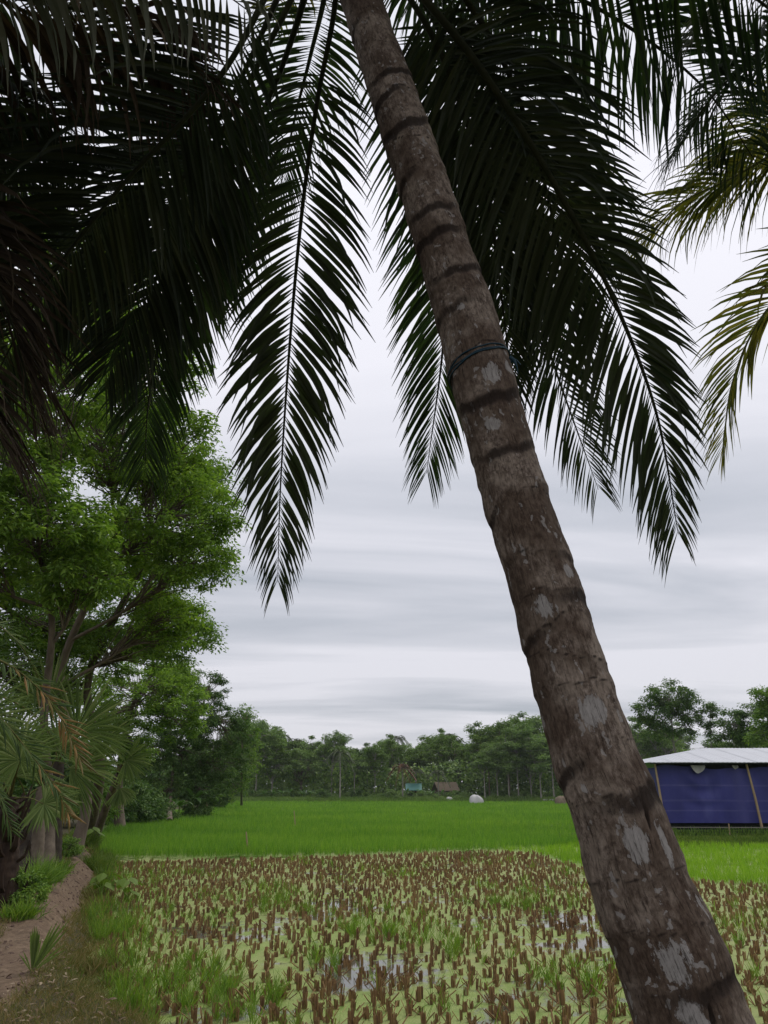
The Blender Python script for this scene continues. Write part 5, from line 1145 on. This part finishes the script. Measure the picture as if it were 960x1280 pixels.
g = Geo(); g.add(*box(.02, .3, 0.0, LX, .36, EZ)); g.obj('inner_wall', M['shade_net'], shed)
# torn pale sheet hanging under the eave
for x_, w_, h_ in ((1.5, .62, .34), (3.35, .25, .14), (-.05, .0, .0)):
    if w_:
        s_ = np.linspace(0, 1, 9); g_ = Geo(); top_ = np.column_stack([x_ + s_ * w_, -.09 - .05 * np.sin(s_ * 9), np.full(9, EZ - .12)]); bot = top_ - np.column_stack([0 * s_, .02 + .05 * s_, h_ * np.sin(s_ * math.pi) ** .7 * (1 - .3 * s_) + .05])
        g_.add(np.vstack([top_, bot]), np.array([[k, 9 + k, 10 + k, k + 1] for k in range(8)])); g_.obj('torn_sheet', M['white_cloth'], shed)
for x0_, x1_, r_ in ((-.12, -.02, .05), (3.98, 4.22, .055), (9.0, 9.1, .055), (13.5, 13.4, .055), (18.0, 18.1, .055)):
    g_ = Geo(); g_.add(*tube([[x0_ + .0, -.16, EZ - .05], [(x0_ + x1_) / 2 + .02, -.2, EZ * .5], [x1_, -.24, -.15]], [r_ * .85, r_, r_ * 1.1], 8)); g_.obj('post', M['bamboo'], shed, smooth=True)
# low netting fence round the shed
fx0, fx1, fy = 8.6, 33.0, 34.9
fence = thing('net_fence', (fx0, fy, .17), 'low netting fence with thin rails in front of the shed', 'fence')
g = Geo()
for k in range(int((fx1 - fx0) / .11)):
    x_ = k * .11; g.add(*tube([[x_, .02 * math.sin(k), 0.0], [x_ + .01 * math.sin(k * 3), 0, .36 + .03 * math.sin(k * 1.7)]], .009, 4))
for z_ in (.1, .2, .3): g.add(*tube([[0, 0, z_], [(fx1 - fx0) / 2, 0, z_ - .02], [fx1 - fx0, 0, z_]], .006, 4))
o_ = g.obj('netting', M['shade_net'], fence); o_['kind'] = 'stuff'
for z_ in (.04, .38):
    g = Geo(); g.add(*tube([[0, -.03, z_], [(fx1 - fx0) * .3, -.03, z_ - .02], [(fx1 - fx0) * .7, -.03, z_ + .02], [fx1 - fx0, -.03, z_]], .018, 6)); g.obj('rail', M['wood_pole'], fence)
for k in range(9):
    g = Geo(); g.add(*tube([[k * 3.0, -.06, -.1], [k * 3.0 + .03, -.06, .52]], .028, 6)); g.obj('post', M['bamboo'], fence)
rs = np.random.RandomState(52); n = 5200; x = rs.uniform(fx0, fx1, n); y = fy + rs.normal(.35, .25, n); gB = Geo()
gB.add(*tufts(np.column_stack([x, y, ground_z(x, y)]), .18 + .22 * rs.rand(n), 4, np.full(n, .03), .4, 53)); tag(gB.obj('fence_weeds', M['leaf_mid']), 'dark green weeds growing through the low net fence', 'weeds', kind='stuff')

# ------------------------------------------------------------------ far huts, heaps, stakes, wires
def hut(px, y, w, d, h, rh, wm, rm, label, rz=0.0):
    x = (px - 480) / FPX * y * CP; r_ = thing('hut', (x, y, .37), label, 'hut', 'huts among the far trees', rz)
    g_ = Geo(); g_.add(*box(-w / 2, -d / 2, 0, w / 2, d / 2, h)); g_.obj('wall', M[wm], r_)
    for s_ in (-1, 1):
        g_ = Geo(); a_ = np.array([[-w / 2 - .4, s_ * (d / 2 + .5), h - .15], [w / 2 + .4, s_ * (d / 2 + .5), h - .15], [w / 2 + .4, 0, h + rh], [-w / 2 - .4, 0, h + rh]])
        g_.add(np.vstack([a_, a_ + [0, 0, .08]]), np.array([[0, 1, 2, 3], [4, 5, 6, 7], [0, 1, 5, 4], [1, 2, 6, 5], [0, 3, 7, 4]])); g_.obj('roof_slope', M[rm], r_)
    g_ = Geo(); g_.add(*box(-.45, -d / 2 - .05, 0, .45, -d / 2 - .01, 1.9)); g_.obj('door', M['bark_dark'], r_)
hut(517, 171, 2.6, 3, 2.0, 1.2, 'mudwall', 'teal', 'small hut with teal sheet roof among the far trees')
hut(557, 172, 4.2, 3, 1.9, 1.6, 'mudwall', 'thatch', 'small hut with brown thatched roof right of the teal one', .3)
def heap(px, py, w, h, me, label, name='heap'):
    b = G(px, py, .3); b[1] = min(b[1], 160); b[0] = (px - 480) / FPX * b[1] * CP
    a, e = np.meshgrid(np.linspace(0, 6.283, 25), np.linspace(0, 1.57, 9)); rr_ = 1 + .14 * np.sin(2 * a + 2 * e) + .08 * np.sin(5 * a + e)
    V = np.stack([w / 2 * np.cos(e) ** .7 * np.cos(a) * rr_, w / 2 * np.cos(e) ** .7 * np.sin(a) * rr_, h * np.sin(e) * (1 + .05 * np.sin(4 * a) - .25 * np.cos(a) * np.cos(e))], -1); i, j = np.meshgrid(np.arange(8), np.arange(24), indexing='ij'); q = (i * 25 + j).ravel()
    g_ = Geo(); g_.add(V, np.stack([q, q + 1, q + 26, q + 25], 1)); o_ = g_.obj(name, M[me], smooth=True); o_.location = (b[0], b[1], .1); tag(o_, label, name.replace('_', ' '))
heap(595, 1003, 2.3, 1.35, 'white_cloth', 'small round haystack under a white sheet at the field edge', 'covered_haystack')
heap(562, 998, 1.6, .9, 'white_cloth', 'pale sheeted heap half hidden by bushes near the thatched hut', 'covered_haystack')
heap(703, 1004, 2.5, 1.2, 'thatch', 'low brown straw heap just left of the big trunk', 'straw_heap')
for k, (px, dx) in enumerate(((682, 0), (690, 1), (698, 2))):
    x = (px - 480) / FPX * 157 * CP; g_ = Geo(); g_.add(*box(-.5, -.15, 0, .5, .15, .5)); o_ = g_.obj('white_sack', M['white_cloth']); o_.location = (x, 158, .15)
    tag(o_, ('white sack lying at the far field edge, furthest from the trunk', 'middle one of the white sacks at the far field edge', 'white sack at the far field edge nearest the trunk')[k], 'sack', 'white sacks at the field edge')
for px0, py0, px1, py1, lab in ((370, 1032, 367, 1018, 'thin bamboo stake in the green rice left of centre'), (311, 1058, 307, 1046, 'short thin stake near the front of the green rice'), (258, 1014, 259, 996, 'brown stake at the thicket corner of the field')):
    b = G(px0, py0, .25); t_ = b + [(px1 - px0) / FPX * b[1], 0, (py0 - py1) / FPX * b[1] + .1]
    r0_ = .035 if px0 != 258 else .12
    g_ = Geo(); g_.add(*tube([b - [0, 0, .3], t_], [r0_, r0_ * .7], 6)); tag(g_.obj('stake', M['bamboo']), lab, 'stake')
# power lines on two poles
pa = np.array([at_dist(262, 120), 120, .0]); pb = np.array([at_dist(1010, 108), 108, .0])
for q, lab in ((pa, 'power pole hidden among the bank trees at the left'), (pb, 'power pole beyond the right edge')):
    r_ = thing('power_pole', q, lab, 'pole'); g_ = Geo(); g_.add(*tube([[0, 0, -.2], [0, 0, 9.0]], [.13, .09], 10)); g_.obj('post', M['wood_pole'], r_, smooth=True)
    g_ = Geo(); g_.add(*box(-.06, -.7, 7.9, .06, .7, 8.02)); g_.obj('crossarm', M['wood_pole'], r_)
for k, (za, zb, off_) in enumerate(((8.7, 8.0, 0), (7.0, 6.6, -.6), (6.2, 5.9, .6), (5.6, 5.2, 0))):
    s_ = np.linspace(0, 1, 40)[:, None]; a_ = pa + [0, off_, za]; b_ = pb + [0, off_, zb]; p = a_ * (1 - s_) + b_ * s_ - np.array([0, 0, 1.]) * (4 * s_ * (1 - s_) * .9)
    g_ = Geo(); g_.add(*tube(p, .017, 4)); tag(g_.obj('power_line', M['wire']), ('topmost thin wire crossing the sky above the far trees', 'second wire from the top before the far trees', 'third wire from the top before the far trees', 'lowest wire before the far trees')[k], 'power line', 'power lines across the far belt')
HZ = Geo(); HZ.add(*box(-950, -950, -1.4, 950, 950, 24.0)); hz_m, nt, out = mat('haze_air')
pvn = nt.nodes.new('ShaderNodeVolumePrincipled'); pvn.inputs['Color'].default_value = (0.86, 0.89, 0.95, 1); pvn.inputs['Density'].default_value = 0.00014; nt.links.new(pvn.outputs[0], out.inputs['Volume'])
tag(HZ.obj('haze', hz_m), 'thin pale haze in the humid air', kind='stuff')
print('POLYS', sum(len(m_.polygons) for m_ in bpy.data.meshes), 'OBJ', len(bpy.data.objects))
